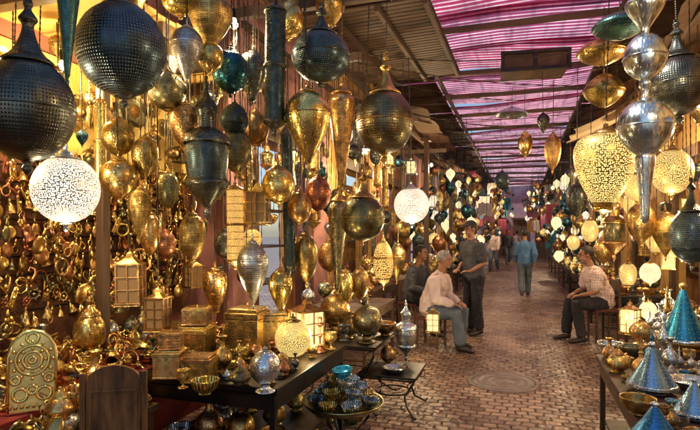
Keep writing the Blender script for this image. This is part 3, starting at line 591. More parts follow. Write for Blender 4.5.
for k in range(150):
    trinket((-3.14+R.uniform(-.03,.06),R.uniform(1.5,4.5),R.uniform(.92,2.2)),(R.uniform(-.7,.7),0,R.uniform(-.5,.5)),R.uniform(.9,1.7),'brass trinkets hung on the shop wall','hung on the shop wall',[0,1,2,5,6,7])
for k in range(330):
    x=R.uniform(-3.15,-2.27);y=R.uniform(1.4,3.8)
    trinket((x,y,.75+R.uniform(0,.07)),(R.uniform(0,6),R.uniform(0,6),R.uniform(0,6)),R.uniform(.8,1.6),'loose brass trinkets spread on the table','spread on the red tablecloth')
for k in range(100):
    trinket((R.uniform(-2.22,-1.98),R.uniform(1.35,2.5),.64+R.uniform(0,.06)),(R.uniform(0,6),R.uniform(0,6),R.uniform(0,6)),R.uniform(.8,1.5),'loose brass trinkets spread on the table','spread on the narrow bench')
item('samovar',(-2.72,2.75,.735),.2,.5,'gold',label='tall ornate polished brass samovar on the red cloth'); placed.append((-2.72,2.75,.26,.735))
scatter(-3.15,-2.9,1.6,3.8,.735,14,.11,.15)
scatter(-2.85,-2.3,1.5,3.8,.735,64,.06,.13)
scatter(-2.2,-2.0,1.4,2.45,.62,8,.08,.12,where='on the narrow wooden bench')
p=at(32,405,2.5)
e=ob('ornate_plaque',None,None,(p.x,p.y,.74),(-.12,0,math.radians(45)),label='flat ornate arched brass plaque leaning on the heaped counter',cat='plaque')
bm=bmesh.new(); pts=[(-.1,0),(.1,0),(.115,.06),(.1,.12),(.105,.26)]+[(.105*math.cos(a*math.pi/8),.26+.13*math.sin(a*math.pi/8)) for a in range(1,8)]+[(-.105,.26),(-.1,.12),(-.115,.06)]
f=bm.faces.new([bm.verts.new((x,0,z)) for x,z in pts]); r=bmesh.ops.extrude_face_region(bm,geom=[f]); bmesh.ops.translate(bm,verts=[v for v in r['geom'] if isinstance(v,bmesh.types.BMVert)],vec=(0,.015,0)); ob('plate',me_from(bm,'pl',M['brass'],False),e)
bm=bmesh.new()
for (x,z,rr) in((0,.24,.07),(0,.24,.04),(0,.24,.015),(-.05,.08,.03),(.05,.08,.03),(0,.1,.02),(-.07,.15,.018),(.07,.15,.018),(0,.345,.025)): torus_bm(bm,(x,-.004,z),rr,.008,'Y',22,6)
for a in range(12): bmesh.ops.create_uvsphere(bm,u_segments=8,v_segments=6,radius=.009,matrix=Matrix.Translation((.088*math.cos(a*.5236),-.005,.24+.088*math.sin(a*.5236))))
for a in range(8): bmesh.ops.create_uvsphere(bm,u_segments=8,v_segments=6,radius=.008,matrix=Matrix.Translation((.055*math.cos(a*.785),-.005,.24+.055*math.sin(a*.785)))); tube_bm(bm,[(-.09+.025*a,-.004,.015),(-.08+.025*a,-.004,.035),(-.07+.025*a,-.004,.015)],.004,5)
tube_bm(bm,[(-.1,-.004,.0),(-.1,-.004,.26)]+[(-.1*math.cos(a*math.pi/8),-.004,.26+.12*math.sin(a*math.pi/8)) for a in range(1,8)]+[(.1,-.004,.26),(.1,-.004,0)],.008,6)
ob('relief',me_from(bm,'relief',M['gold']),e)
def reg(px,yb,w,zt):
    d=(EYE-zt)*F/(yb-232); p=at(px,yb,d); placed.append((p.x,p.y,w/F*d*1.05,zt))
_on=on
def on(kind,px,yb,w,h,zt,mat=None,**kw):
    reg(px,yb,w,zt); return _on(kind,px,yb,w,h,zt,mat,**kw)
_lt=lit_table
def lit_table(kind,px,yb,w,h,zt,mat,lit=0,**kw):
    reg(px,yb,w,zt); return _lt(kind,px,yb,w,h,zt,mat,lit,**kw)
on('bowl',84,412,40,24,.72,'goldf'); on('teapot',60,420,34,34,.72,'gold'); on('vase',95,395,24,44,.72,'gold')
J=dict(label='upright engraved gold-coloured metal box stacked on the iron table')
on('cube',170,376,26,28,.75,'gold',rotz=.35,**J); on('cube',200,380,28,26,.75,'brassr',rotz=.25,**J); on('cube',168,352,24,30,.75,'brassr',rotz=.5,**J)
on('cube',196,358,30,34,.75,'gold',rotz=.2,**J); on('cube',248,352,34,46,.75,'brassr',rotz=.1,**J); on('cube',275,350,24,40,.75,'gold',rotz=.5,**J)
d0=(EYE-.75)*F/(376-232); p=at(171,376,d0); item('cube',(p.x,p.y+.0,.75+28/F*d0+.004),.125,.1,'brassr',rotz=.5,**J)
d0=(EYE-.75)*F/(358-232); p=at(197,358,d0); item('cube',(p.x,p.y,.75+34/F*d0+.004),.16,.12,'gold',rotz=.35,**J)
lit_table('globe',293,362,36,50,.75,'litg',lit=6,label='lit perforated gold globe lantern glowing on the iron table')
on('ball',265,392,30,46,.75,'silver',label='silver globe incense burner on the iron table')
on('vase',222,372,20,36,.75,'brass'); on('teapot',240,384,26,20,.75,'bronzeo'); on('bowl',205,394,28,14,.75,'goldf')
on('flask',228,352,16,52,.75,'brass'); on('goblet',183,388,14,18,.75); on('candle',320,352,12,34,.75)
lit_table('box',307,348,28,52,.75,'lita',lit=6)
on('ball',335,332,30,42,.6,'brassr',label='brass globe lantern on the small iron table')
on('ball',367,342,30,40,.6,'bronzeo',label='bronze globe lantern on the small iron table')
on('vase',350,338,12,26,.6); on('bowl',385,335,22,12,.6)
lit_table('bell',406,362,22,62,.36,'silverp')
lit_table('box',433,332,13,26,.36,'lita',lit=5)
on('plate',395,372,26,5,.36,'silver'); on('ball',388,366,16,22,.36,'brass')
scatter(-2.1,-1.35,2.65,3.65,.3,14,.12,.2,['bowl','vase','ball','teapot'],'on the lower shelf')
scatter(.62,1.5,2.4,4.1,.25,12,.14,.22,['bowl','vase','ball','teapot'],'on the lower shelf')
for k in range(9):
    item(R.choice(['bowl','bowl','ball','vase']),(R.uniform(-2.1,-1.3),3.9+R.uniform(0,.3),.002),R.uniform(.14,.24),mat=R.choice(['gold','brassr','goldf','bronzeo']),where='standing on the paving')
p=at(343,408,3.55); z=.42
e=ob('tray_table',None,None,(p.x,p.y,0),label='round metal tray raised on three curved iron legs',cat='table')
ob('tray',lathe('tray',[(0,z),(.24,z),(.27,z+.03),(.28,z+.035),(.27,z+.02),(.24,z-.01),(0,z-.01)],M['bronzeo'],40,1),e)
for k in range(3):
    a=k*2.09+.3; ob('leg',tube('leg',[(r_*math.cos(a),r_*math.sin(a),h_) for r_,h_ in((.2,z-.01),(.17,z*.8),(.08,z*.55),(.1,z*.3),(.22,.03),(.26,.01))],.01,M['iron'],6),e)
pile=[]
for n_,r_,h_ in((7,.185,0),(1,0,0),(5,.115,.062),(3,.06,.122),(1,0,.18)):
    for q in range(n_): a=q*2*math.pi/n_+h_*9; pile.append((r_*math.cos(a),r_*math.sin(a),h_))
for k,(dx,dy,dz) in enumerate(pile):
    o=item('bowl',(p.x+dx,p.y+dy,z+.005+dz),R.uniform(.12,.14),mat=R.choice(['silverf','silverf','goldf','silverf','goldf','teal']),label='small fluted metal pot piled on the round tray'); o.rotation_euler=(R.uniform(-.2,.2),R.uniform(-.2,.2),R.uniform(0,6))
TG=dict(label='bright blue metal tagine with tall pointed lid on the table')
on('tagine',683,350,46,68,.7,'brass',lid='teal',**TG)
on('tagine',652,392,48,50,.7,'silver',lid='bluesilver',label='silvery blue metal tagine with pointed lid on the table')
on('tagine',655,446,56,44,.7,'silver',lid='teal',**TG)
on('ball',640,345,20,26,.7,'goldp'); on('vase',670,372,16,34,.7,'silver')
on('teapot',618,372,26,26,.7,'brassr'); on('bowl',630,360,26,14,.7,'bronzeo'); on('bowl',610,357,24,14,.7,'silver'); on('bowl',638,414,34,16,.7,'brass')
on('flask',664,350,14,44,.7,'silver'); on('plate',692,388,44,8,.7,'silver'); on('tagine',694,418,40,40,.7,'silver',lid='bluesilver',label='silvery blue metal tagine beside the bowls')
lit_table('box',630,334,15,34,.7,'lita',lit=5); lit_table('globe',648,322,16,24,.7,'opal',lit=5,label='lit round white glass lamp on the stall table')
scatter(.58,1.5,2.2,4.1,.7,95,.05,.11,['bowl','goblet','plate','teapot','jbox','bowl','vase','flask'],mats_=['silver','silverp','silverf','teal','bluesilver','brassr','brass','silver','gold'])if 'bluesilver' in MN or MN.setdefault('bluesilver','blue silver') else None
scatter(1.15,1.85,4.8,6.5,.7,50,.07,.17)
scatter(-1.9,-1.28,4.4,5.05,.6,14,.07,.12)
scatter(-2.15,-1.3,2.6,3.7,.75,70,.05,.1,['bowl','goblet','teapot','vase','flask','ball','jbox'])
for y0 in[x*.01 for x in range(560,1300,140)]: scatter(-2.45 if not(6.0<y0<9.8) else -2.65,-1.65 if not(6.0<y0<9.8) else -2.05,y0,y0+1.3,.72 if not(6.0<y0<9.8) else .75,18,.1,.2)
for y0 in[x*.01 for x in range(870,1300,140)]: scatter(1.2,2.05,y0,y0+1.3,.65,18,.1,.2)
p=at(122,395,2.45)
e=ob('wooden_chair',None,None,(p.x,p.y,0),(0,0,.5),(.8,.9,1.0),label='warm brown worn wooden chair with plain arched back',cat='chair')
WD=paint('old_worn_wood',(.32,.15,.05),(.11,.05,.022),.33,7,1.0,.0,26,stretch=(3,1,.5))
ob('seat',boxes('seat',[((0,0,.45),(.36,.36,.04))],WD,.01),e)
for sx in(-1,1):
    ob('leg',boxes('leg',[((sx*.16,.16,.215),(.035,.035,.43))],WD,.004),e)
    ob('leg',boxes('leg',[((sx*.16,-.16,.49),(.03,.03,.98))],WD,.006),e)
bm=bmesh.new(); pts=[(-.14,.5),(.14,.5),(.14,.94)]+[(.14*math.cos(a*math.pi/8),.94+.07*math.sin(a*math.pi/8)) for a in range(1,8)]+[(-.14,.94)]
f=bm.faces.new([bm.verts.new((x,-.17,z)) for x,z in pts]); r=bmesh.ops.extrude_face_region(bm,geom=[f]); bmesh.ops.translate(bm,verts=[v for v in r['geom'] if isinstance(v,bmesh.types.BMVert)],vec=(0,.02,0))
for (x,z,w,h) in((0,.6,.24,.012),(0,.9,.24,.012),(-.12,.75,.012,.29),(.12,.75,.012,.29)): box_bm(bm,(x,-.176,z),(w,.012,h),.003)
ob('backrest',me_from(bm,'back',WD,False),e)
# ------------------------------------------------------------------ key hanging lanterns
H=hang
H('neck',28,-5,176,88,2.05,'bronze',label='very large dark bronze globe lantern with tapering neck')
H('globe',66,142,232,63,2.6,'litw',lit=9,label='lit pierced silver globe lantern glowing warm white')
H('globe',120,-15,108,86,2.6,'black',label='large blackened hammered steel globe lantern')
H('cone',69,-58,92,25,2.3,'green',label='tall narrow teal tapered lantern'); H('egg',118,152,206,36,3.1,'gold'); H('globe',118,112,160,32,3.2,'brassr')
H('urn',128,-25,22,34,3.1,'brassr'); H('globe',181,-25,20,38,3.1,'gold'); H('urn',211,-8,52,42,3.1,'brassp'); H('egg',211,38,78,26,3.1,'gold')
H('drop',187,18,88,32,3.0,'silverp'); H('globe',167,64,116,36,3.3,'bronzeo'); H('egg',186,96,154,30,3.3,'brassr'); H('egg',145,130,184,26,3.2,'brassr')
H('bell',206,75,222,46,3.2,'gun',label='tall tiered dark gunmetal lantern with bell hood')
H('globe',231,42,98,36,3.5,'blue'); H('globe',235,98,140,28,3.6,'black'); H('egg',235,122,180,32,3.6,'bronzeo'); H('urn',253,45,106,26,3.7,'bronze')
H('tube',276,0,138,21,3.3,'gun',label='long perforated gunmetal tube lantern')
H('neck',322,2,90,58,3.5,'black',label='large black pierced globe lantern with short neck')
H('drop',307,78,172,46,3.3,'gold',label='large polished brass teardrop lantern with engraved bands')
H('cone',342,82,196,27,3.9,'brassr'); H('neck',386,52,164,57,4.3,'bronzeo',label='large olive bronze pierced globe lantern')
H('neck',364,168,248,44,4.3,'bronzeo'); H('globe',411,180,228,35,5.6,'litw',lit=16,label='lit pierced pale globe lantern glowing white')
H('tube',235,182,270,17,3.7,'lita',lit=4); H('drop',252,232,312,31,3.6,'silverp',label='pierced silver teardrop lantern'); H('globe',278,160,208,33,3.8,'gold')
H('globe',300,186,228,24,4.0,'brass'); H('egg',192,205,268,26,3.5,'brassp'); H('drop',280,262,318,24,3.8,'gold')
H('tube',286,120,285,12,4.1,'gun'); H('egg',305,225,290,24,4.2,'brassr'); H('cone',338,190,300,20,4.8,'bronzeo'); H('globe',318,170,215,26,4.5,'copper')
H('box',130,248,305,24,3.4,'brassp'); H('box',158,285,330,20,3.4,'brassr'); H('box',258,180,225,22,3.9,'brassp'); H('egg',150,205,262,22,3.6,'gold')
H('globe',225,225,262,22,4.0,'bronze'); H('globe',330,235,275,24,5.0,'brassp'); H('tube',100,95,190,12,3.3,'gold'); H('egg',345,265,312,18,5.2,'gold')
H('urn',330,-10,30,30,4.2,'brassr'); H('globe',383,232,290,20,5.5,'lita',lit=9); H('egg',360,262,305,18,5.3,'brassr'); H('drop',398,238,285,16,5.8,'brassp')
H('globe',255,105,150,28,3.9,'brassr'); H('egg',168,165,215,22,3.5,'bronzeo'); H('drop',140,180,245,22,3.4,'brassp'); H('globe',290,-5,42,30,4.0,'gold'); H('urn',215,262,318,24,3.9,'gold'); H('globe',165,225,262,22,3.7,'copper')
H('urn',606,120,220,58,4.2,'litg',lit=14,label='large lit pierced gold urn-shaped lantern'); H('globe',673,140,200,38,4.4,'litg',lit=8,label='lit pierced gold globe lantern')
H('neck',676,20,125,62,3.8,'bronze',label='large dark pierced globe lantern with gold trim'); H('saucer',604,70,108,38,4.4,'brassr'); H('saucer',602,36,66,46,4.6,'brassr'); H('saucer',620,10,40,52,4.0,'green')
H('egg',553,128,175,16,6.5,'brassp'); H('egg',577,178,222,20,6.0,'bronze'); H('globe',637,168,205,24,4.8,'litg'); H('neck',691,175,272,40,4.2,'black')
H('dome',512,106,115,32,10,'silver',to=4.4,label='thin flat silver disc lamp hanging mid alley')
H('egg',525,128,160,14,10,'gold',to=4.4); H('globe',502,168,192,14,12,'black',to=4.4); H('drop',543,110,136,12,8,'bronze',to=4.3)
H('globe',650,258,286,19,5.6,'opal',lit=12,label='lit frosted white globe lamp'); H('egg',640,196,250,26,5.0,'brassr'); H('bell',615,190,262,22,5.2,'bronzeo'); H('drop',665,205,262,26,5.0,'brassp')
H('globe',590,215,245,16,6.3,'litg'); H('globe',556,214,230,10,9,'opal',lit=14); H('globe',559,248,263,9,9.5,'opal',lit=9); H('egg',628,258,292,16,6,'litg'); H('globe',682,225,262,26,5.3,'litg',lit=5); H('urn',656,225,258,20,6.2,'litg'); H('egg',604,232,268,17,6.6,'goldp'); H('globe',573,232,252,12,8.5,'litg')
p=at(645,-30,3.3); u=3.3/F
e=ob('hanging_ornament',None,None,p,label='tall polished silver ornament of stacked cups, balls and spike',cat='ornament')
def lz(n,pr,m): ob(n,lathe(n,[(r*u*.95,-z*u) for r,z in pr],M[m],40,3),e)
lz('cup',[(2,0),(5,8),(17,30),(19,36),(12,48),(5,58),(4,66)],'silver')
lz('ball',[(4,64),(12,68),(19,78),(21,88),(18,99),(10,107),(4,110)],'silver')
lz('stem',[(4,109),(6,114),(4,120),(4,128),(6,132)],'silver')
lz('ball',[(5,130),(16,134),(25,146),(27,157),(24,168),(14,180),(8,185)],'silver')
for q,rr in((88,21),(157,27)): ob('collar',torus('collar',(0,0,-q*u),rr*u*.95,.006,M['silver'],'Z',40,6),e)
lz('spike',[(8,184),(10,190),(7,210),(5,235),(4,250),(0,254)],'silver')
ob('chain',chain_me,e,scale=(1,1,3.5-p.z+.3))
# ------------------------------------------------------------------ filler lanterns
def ok(x,y,r,z0,z1):
    for a,b,c,d,e2 in occ:
        if math.hypot(x-a,y-b)<(r+c)*.97 and z0<e2 and z1>d: return False
    return True
FM=['brassp','brassr','gold','brass','bronzeo','bronze','goldp','copper','silverp','blue','black','gun','litg','litw','lita','gold','bronzeo','bronze']
FK=['globe','egg','drop','urn','neck','bell','box','tube','cone','globe','egg','globe','drop','box']
def fill(n,xr,yr,zr,sr,fm=FM):
    c=0;tr=0
    while c<n and tr<n*40:
        tr+=1; x=R.uniform(*xr); y=yr[0]+(yr[1]-yr[0])*R.random()**1.2
        k=R.choice(FK); W=R.uniform(*sr)
        if k in('tube','cone'): W*=.45
        H0=K[k]['H']*W*R.uniform(.85,1.15); z1=R.uniform(*zr); z0=z1-H0
        if z0<.95 or not ok(x,y,W/2,z0,z1): continue
        m=R.choice(fm); lantern(k,Vector((x,y,z1)),W,H0,m,3.5 if x>-2.66 or y>4.4 else 3.0,group='lanterns hung along the stalls',small=y>7); c+=1
fill(38,(-3.15,-2.7),(2.0,4.5),(2.25,2.98),(.07,.13),['gold','goldp','brassr','bronze','litg','brassp','lita','bronzeo','blue'])
fill(60,(-2.75,-2.0),(3.5,6),(1.3,3.4),(.09,.2))
fill(18,(-2.2,-1.6),(4.8,7),(1.3,3.4),(.12,.24))
fill(24,(-2.7,-1.6),(7,11.5),(1.4,3.4),(.14,.28))
fill(52,(1.3,2.38),(4.4,8.6),(1.3,3.4),(.10,.23),['litg','goldp','gold','brassr','litg','brassp','bronze','lita','bronzeo','copper','goldp'])
fill(20,(1.2,2.3),(8.6,12.5),(1.5,3.4),(.14,.28))
print('lanterns',nlant[0])
SM=['brassp','gold','bronzeo','goldp','copper','black','litg','litw','blue','opal']
bm=bmesh.new(); uv=bm.loops.layers.uv.new('UVMap')
base=[ [(0,0),(.03,-.02),(.03,-.15),(.2,-.22)]+sph(-.7,.5,20,160,8)+[(.05,-1.2),(0,-1.33)],
       [(0,0),(.03,-.15),(.15,-.22),(.4,-.4),(.5,-.65),(.4,-.95),(.2,-1.2),(.05,-1.45),(0,-1.6)],
       [(0,0),(.04,-.2),(.3,-.34),(.48,-.6),(.48,-.95),(.3,-1.3),(.1,-1.5),(0,-1.75)] ]
for k in range(760):
    y=R.uniform(11,35.5); s=R.choice([-1,1]); inn=1.2 if y<17 else 1.2-(y-17)/19*.95
    lo,hi=(-2.7,-inn) if s<0 else (inn-.1,2.3)
    z1=R.uniform(1.3,3.45) if y<22 or R.random()<.6 else R.uniform(2.6,4.1)
    x=R.uniform(lo,hi); W=R.uniform(.12,.30); pr=R.choice(base)
    if z1<2.4 and y>22 and abs(x)<.85: z1+=1.6
    add_lathe(bm,uv,pr,12,(x,y,z1),W,W,R.randrange(10),R.random())
    add_lathe(bm,uv,[(.004,4.4),(.004,z1)],4,(x,y,0),1,1,5)
me=bpy.data.meshes.new('far_lanterns'); bm.to_mesh(me); bm.free()
for m in SM: me.materials.append(M[m])
ob('far_lanterns',me,label='mass of small lanterns hanging far along the alley',cat='lanterns',kind='stuff')
bm=bmesh.new(); uv=bm.loops.layers.uv.new('UVMap')
for k in range(420):
    y=R.uniform(12.5,23); x=R.uniform(-2.45,-1.65) if k%2 else R.uniform(1.2,2.05); W=R.uniform(.1,.22)
    add_lathe(bm,uv,[(0,0),(.3,0),(.2,.1),(.45,.4),(.5,.7),(.35,1.0),(.12,1.2),(.2,1.4),(0,1.45)] if k%3 else [(0,0),(.25,0),(.5,.4),(.48,.42),(.2,.1),(0,.1)],12,(x,y,.71 if x<0 else .66),W,W,R.randrange(9))
me=bpy.data.meshes.new('far_brassware'); bm.to_mesh(me); bm.free()
for m in SM: me.materials.append(M[m])
ob('far_brassware',me,label='mass of small brassware crowding the far stall tables',cat='brassware',kind='stuff')
for k in range(26):
    y0=R.uniform(4.9,12); s=R.uniform(.2,.4)
    e=item('plate',(-2.86,y0,R.uniform(1.2,3.4)),s,mat=R.choice(['gold','copper','brassr','silver']),label='round engraved metal plate hung on the wall',group='plates hung on the walls'); e.rotation_euler=(0,math.pi/2,0)
for k in range(12):
    s=R.uniform(.16,.3); e=item('plate',(-3.255,1.9+k*.21,R.uniform(2.4,2.8)),s,mat=R.choice(['gold','goldf','brassr','bronzeo']),label='round engraved brass plate hung on the glow-tinted yellow wall',group='plates hung on the walls'); e.rotation_euler=(0,math.pi/2,0)
def bulb(loc,en,to=3.5,col=(1,.71,.40)):  # mostly added helper light; a few bulbs inferred from shop glow
    e=ob('helper_bulb',None,None,loc,label='bare warm bulb on a cord, hung as helper light',cat='light bulb',group='bare bulbs lighting the stalls')
    ob('socket',lathe('socket',[(0,.06),(.014,.055),(.016,.0),(.014,-.01)],M['iron'],14,2),e); ob('bulb_glass',lathe('bulb_glass',[(.013,0),(.018,-.02),(.03,-.045),(.028,-.065),(.012,-.08),(0,-.082)],M['bulb'],18,3),e)
    if to>loc[2]: ob('cord',chain_me,e,loc=(0,0,.05),scale=(.6,.6,to-loc[2]-.05))
    lampobj(e,(0,0,-.14),en,col)
bulb((-2.9,2.7,2.75),72,2.95,(1,.7,.34)); bulb((-2.62,1.8,2.25),50,2.95)  # second bulb added to brighten the wall trinkets
bulb((-2.25,4.6,2.75),70); bulb((-2.2,7.6,2.6),105); bulb((-1.7,10.5,3.0),115); bulb((-1.7,15.5,2.9),125)
bulb((1.9,5.3,2.5),110); bulb((1.7,8.4,2.7),125); bulb((1.5,13,2.9),125); bulb((1.0,2.7,2.95),34); bulb((-1.9,3.2,3.1),40); bulb((-1.3,21,3.0),150); bulb((1.0,27,3.2),170); bulb((-.9,32,3.2),190)  # last three bulbs added to brighten the far end
# ------------------------------------------------------------------ people
def loft(bm,secs,side=Vector((1,0,0)),n=14):
    secs=[(Vector(c),w,d) for c,w,d in secs]
    a,b=secs[0],secs[-1]; da=(a[0]-secs[1][0]).normalized(); db=(b[0]-secs[-2][0]).normalized()
    secs=[(a[0]+da*min(a[1],a[2])*.55,a[1]*.6,a[2]*.6)]+secs+[(b[0]+db*min(b[1],b[2])*.55,b[1]*.6,b[2]*.6)]
    rings=[]
    for i,(c,w,d) in enumerate(secs):
        ax=(secs[min(i+1,len(secs)-1)][0]-secs[max(i-1,0)][0]).normalized(); s=side-ax*side.dot(ax)
        if s.length<.15: s=Vector((0,1,0))-ax*ax.y
        s.normalize(); f=ax.cross(s)
        rings.append([bm.verts.new(c+s*w*math.cos(2*math.pi*k/n)+f*d*math.sin(2*math.pi*k/n)) for k in range(n)])
    for A,B2 in zip(rings,rings[1:]):
        for k in range(n): bm.faces.new((A[k],A[(k+1)%n],B2[(k+1)%n],B2[k]))
    bm.faces.new(rings[0][::-1]); bm.faces.new(rings[-1])
def ell(bm,c,s,rot=Matrix()):
    bmesh.ops.create_uvsphere(bm,u_segments=16,v_segments=12,radius=1,matrix=Matrix.Translation(c)@rot@Matrix.Diagonal((*s,1)))
from mathutils import noise as mnoise
def fuse(bm,name,vox,mat,it=2,wr=0):
    bmesh.ops.recalc_face_normals(bm,faces=bm.faces)
    me=bpy.data.meshes.new('tmp'); bm.to_mesh(me); bm.free(); o=bpy.data.objects.new('tmp',me); COL.objects.link(o)
    m=o.modifiers.new('r','REMESH'); m.mode='VOXEL'; m.voxel_size=vox; m.use_smooth_shade=True
    s=o.modifiers.new('s','SMOOTH'); s.factor=.5; s.iterations=it
    dg=bpy.context.evaluated_depsgraph_get(); dg.update()
    r=bpy.data.meshes.new_from_object(o.evaluated_get(dg)); bpy.data.objects.remove(o); r.name=name; r.materials.clear(); r.materials.append(mat)
    if wr:
        ns=[v.normal.copy() for v in r.vertices]; off=R.uniform(0,50)
        for v,n in zip(r.vertices,ns):
            c=v.co; q=mnoise.noise(Vector((c.x*9+off,c.y*9,c.z*5))); q2=1-abs(mnoise.noise(Vector((c.x*16,c.y*16+off,c.z*11))))*2
            v.co=c+n*(q*wr+q2*wr*.6)
    for f in r.polygons: f.use_smooth=True
    return r
def person(loc,rz,pose,shirt,trou,hair,label,vox=.007,cap=False,lean=0,headyaw=0,sleeve='short',robe=False,step=0,seat=.46,h=1.0):
    V=Vector
    if pose=='stand':
        hip=V((0,0,.93)); sh=V((0,.02+lean*.3,1.42)); hd=V((0,.05+lean*.45,1.64))
        legs=[(V((s*.09,0,.92)),V((s*.1,.03+s*step*.5,.5)),V((s*.1,-.02+s*step,.09))) for s in(-1,1)]
        arms=[(V((s*.185,.02+lean*.3,1.4)),V((s*.24,-.0+lean*.3-s*step*.3,1.12)),V((s*.15,.2-s*step*.4,1.0))) for s in(-1,1)]
        hdir=[V((-s*.5,.8,.0)).normalized() for s in(-1,1)]
    elif pose=='walk':
        hip=V((0,0,.92)); sh=V((0,.03,1.42)); hd=V((0,.06,1.64))
        legs=[(V((s*.09,0,.91)),V((s*.1,.08+s*.1,.5)),V((s*.1,s*.25-.02,.1+(.04 if s<0 else 0)))) for s in(-1,1)]
        arms=[(V((s*.185,.02,1.4)),V((s*.23,-.02-s*.1,1.13)),V((s*.22,.05-s*.18,.9))) for s in(-1,1)]
        hdir=[V((0,.15,-1)).normalized()]*2
    else:
        hip=V((0,0,seat+.1)); sh=V((0,.08+lean,seat+.56-lean*.25)); hd=V((0,.14+lean*1.35,seat+.79-lean*.35))
        legs=[(V((s*.09,.02,seat+.07)),V((s*.15,.43,seat+.05)),V((s*.14,.42+s*.06,.09))) for s in(-1,1)]
        arms=[(V((s*.19,.08+lean,seat+.53-lean*.25)),V((s*.25,.14+lean*.6,seat+.25)),V((s*.12,.36,seat+.19))) for s in(-1,1)]
        hdir=[V((-s*.35,.8,-.25)).normalized() for s in(-1,1)]
    mid=hip.lerp(sh,.5)
    e=ob('person',None,None,loc,(0,0,rz),(h,h,h),label=label,cat='person')
    up=(hd-sh).normalized()
    hr=Matrix.Rotation(headyaw,4,'Z')@Matrix.Rotation(-lean*.6,4,'X')
    def hp(x,y,z): return hd+hr.to_3x3()@V((x,y,z))
    bm=bmesh.new()
    loft(bm,[(hip-V((0,0,.06)),.13,.1),(hip+V((0,0,.05)),.155,.11),(mid,.135,.1),(mid.lerp(sh,.6),.165,.115),(sh,.15,.085),(sh+up*.05,.07,.06)])
    loft(bm,[(sh,.065,.06),(sh.lerp(hd,.5),.055,.055),(hd-V((0,.0,.04)),.055,.06)])
    ell(bm,hp(0,-.01,.025),(.076,.095,.098),hr); ell(bm,hp(0,.02,-.045),(.056,.066,.065),hr); ell(bm,hp(0,.06,-.09),(.025,.022,.02),hr)
    loft(bm,[(hp(0,.088,.02),.008,.008),(hp(0,.103,-.01),.012,.012),(hp(0,.112,-.022),.016,.012)])
    ell(bm,hp(0,.082,.036),(.05,.015,.012),hr)
    for s in(-1,1): ell(bm,hp(s*.078,-.005,0),(.01,.02,.032),hr)
    ell(bm,hp(0,.082,-.052),(.026,.012,.009),hr)
    for k,(a,b,c) in enumerate(legs):
        s=(-1,1)[k]; loft(bm,[(a,.082,.085),(a.lerp(b,.5),.07,.072),(b,.052,.055),(b.lerp(c,.35),.054,.056),(c,.034,.036)])
        loft(bm,[(c+V((0,-.03,-.02)),.035,.04),(c+V((0,.06,-.045)),.04,.03),(c+V((0,.15,-.06)),.04,.02)])
    for k,(a,b,c) in enumerate(arms):
        loft(bm,[(a,.05,.05),(a.lerp(b,.5),.043,.045),(b,.034,.036),(b.lerp(c,.35),.036,.035),(c,.023,.026)])
        s=(-1,1)[k]; hdn=hdir[k]; sd=hdn.cross(V((0,0,1)))
        if sd.length<.3: sd=V((0,1,0))
        sd.normalize(); dn=hdn.cross(sd).normalized()
        if dn.z>0: dn=-dn
        pc=c+hdn*.09
        loft(bm,[(c+hdn*.01,.022,.02),(c+hdn*.05,.036,.016),(pc,.04,.014)],side=sd)
        for f in range(4):
            o2=pc+sd*(-.03+.02*f); L=(.06,.07,.075,.058)[f]
            loft(bm,[(o2-hdn*.01,.009,.009),(o2+hdn*L*.5+dn*.01,.008,.008),(o2+hdn*L*.75+dn*.035,.007,.007)],n=8)
        th=c+hdn*.03-sd*.03*s
        loft(bm,[(th,.011,.011),(th+hdn*.035-sd*.022*s,.009,.009),(th+hdn*.06-sd*.024*s+dn*.012,.008,.008)],n=8)
    ob('body',fuse(bm,'body',vox,M['skin'],2),e)
    bm=bmesh.new()
    loft(bm,[(hip-V((0,0,.04 if not robe else .05)),.19,.15),(hip+V((0,0,.08)),.185,.148),(mid,.175,.14),(mid.lerp(sh,.6),.195,.145),(sh-up*.01,.175,.11),(sh+up*.035,.08,.078)])
    for a,b,c in arms:
        q=a.lerp(b,.8) if sleeve=='short' else b
        sec=[(a,.072,.072),(a.lerp(b,.5),.07,.072),(q,.068,.07)]
        if sleeve=='long': sec+=[(b.lerp(c,.5),.055,.056),(b.lerp(c,.93),.042,.044)]
        loft(bm,sec)
    if robe: loft(bm,[(hip+V((0,0,.05)),.17,.14),(V((0,0,.6)),.19,.18),(V((0,0,.2)),.24,.25)])
    ob('robe' if robe else 'shirt',fuse(bm,'shirt',max(vox,.010),M[shirt],2,.016),e)
    if not robe:
        bm=bmesh.new(); loft(bm,[(hip-V((0,0,.07)),.155,.13),(hip+V((0,0,.06)),.165,.125)])
        for a,b,c in legs: loft(bm,[(a,.105,.11),(a.lerp(b,.5),.092,.096),(b,.078,.082),(b.lerp(c,.4),.074,.078),(b.lerp(c,.93),.066,.072)])
        ob('trousers',fuse(bm,'trousers',max(vox,.010),M[trou],2,.013),e)
    for a,b,c in legs:
        bm=bmesh.new(); loft(bm,[(c+V((0,-.045,-.035)),.04,.045),(c+V((0,.05,-.045)),.046,.04),(c+V((0,.15,-.062)),.046,.026),(c+V((0,.18,-.066)),.035,.02)]); ob('shoe',me_from(bm,'shoe',M['shoe']),e)
    bm=bmesh.new()
    bmesh.ops.create_uvsphere(bm,u_segments=28,v_segments=20,radius=1,matrix=Matrix.Translation(hp(0,-.022,.04))@hr@Matrix.Diagonal((.085,.1,.097,1)))
    inv=hr.to_3x3().inverted()
    bmesh.ops.delete(bm,geom=[v for v in bm.verts if (lambda q:(q.z<-.01 and q.y>-.03) or q.z<-.055 or (q.y>.055 and q.z<.075))(inv@(v.co-hd))],context='VERTS')
    for v in bm.verts: v.co+=(v.co-hd).normalized()*.008*mnoise.noise(v.co*40)
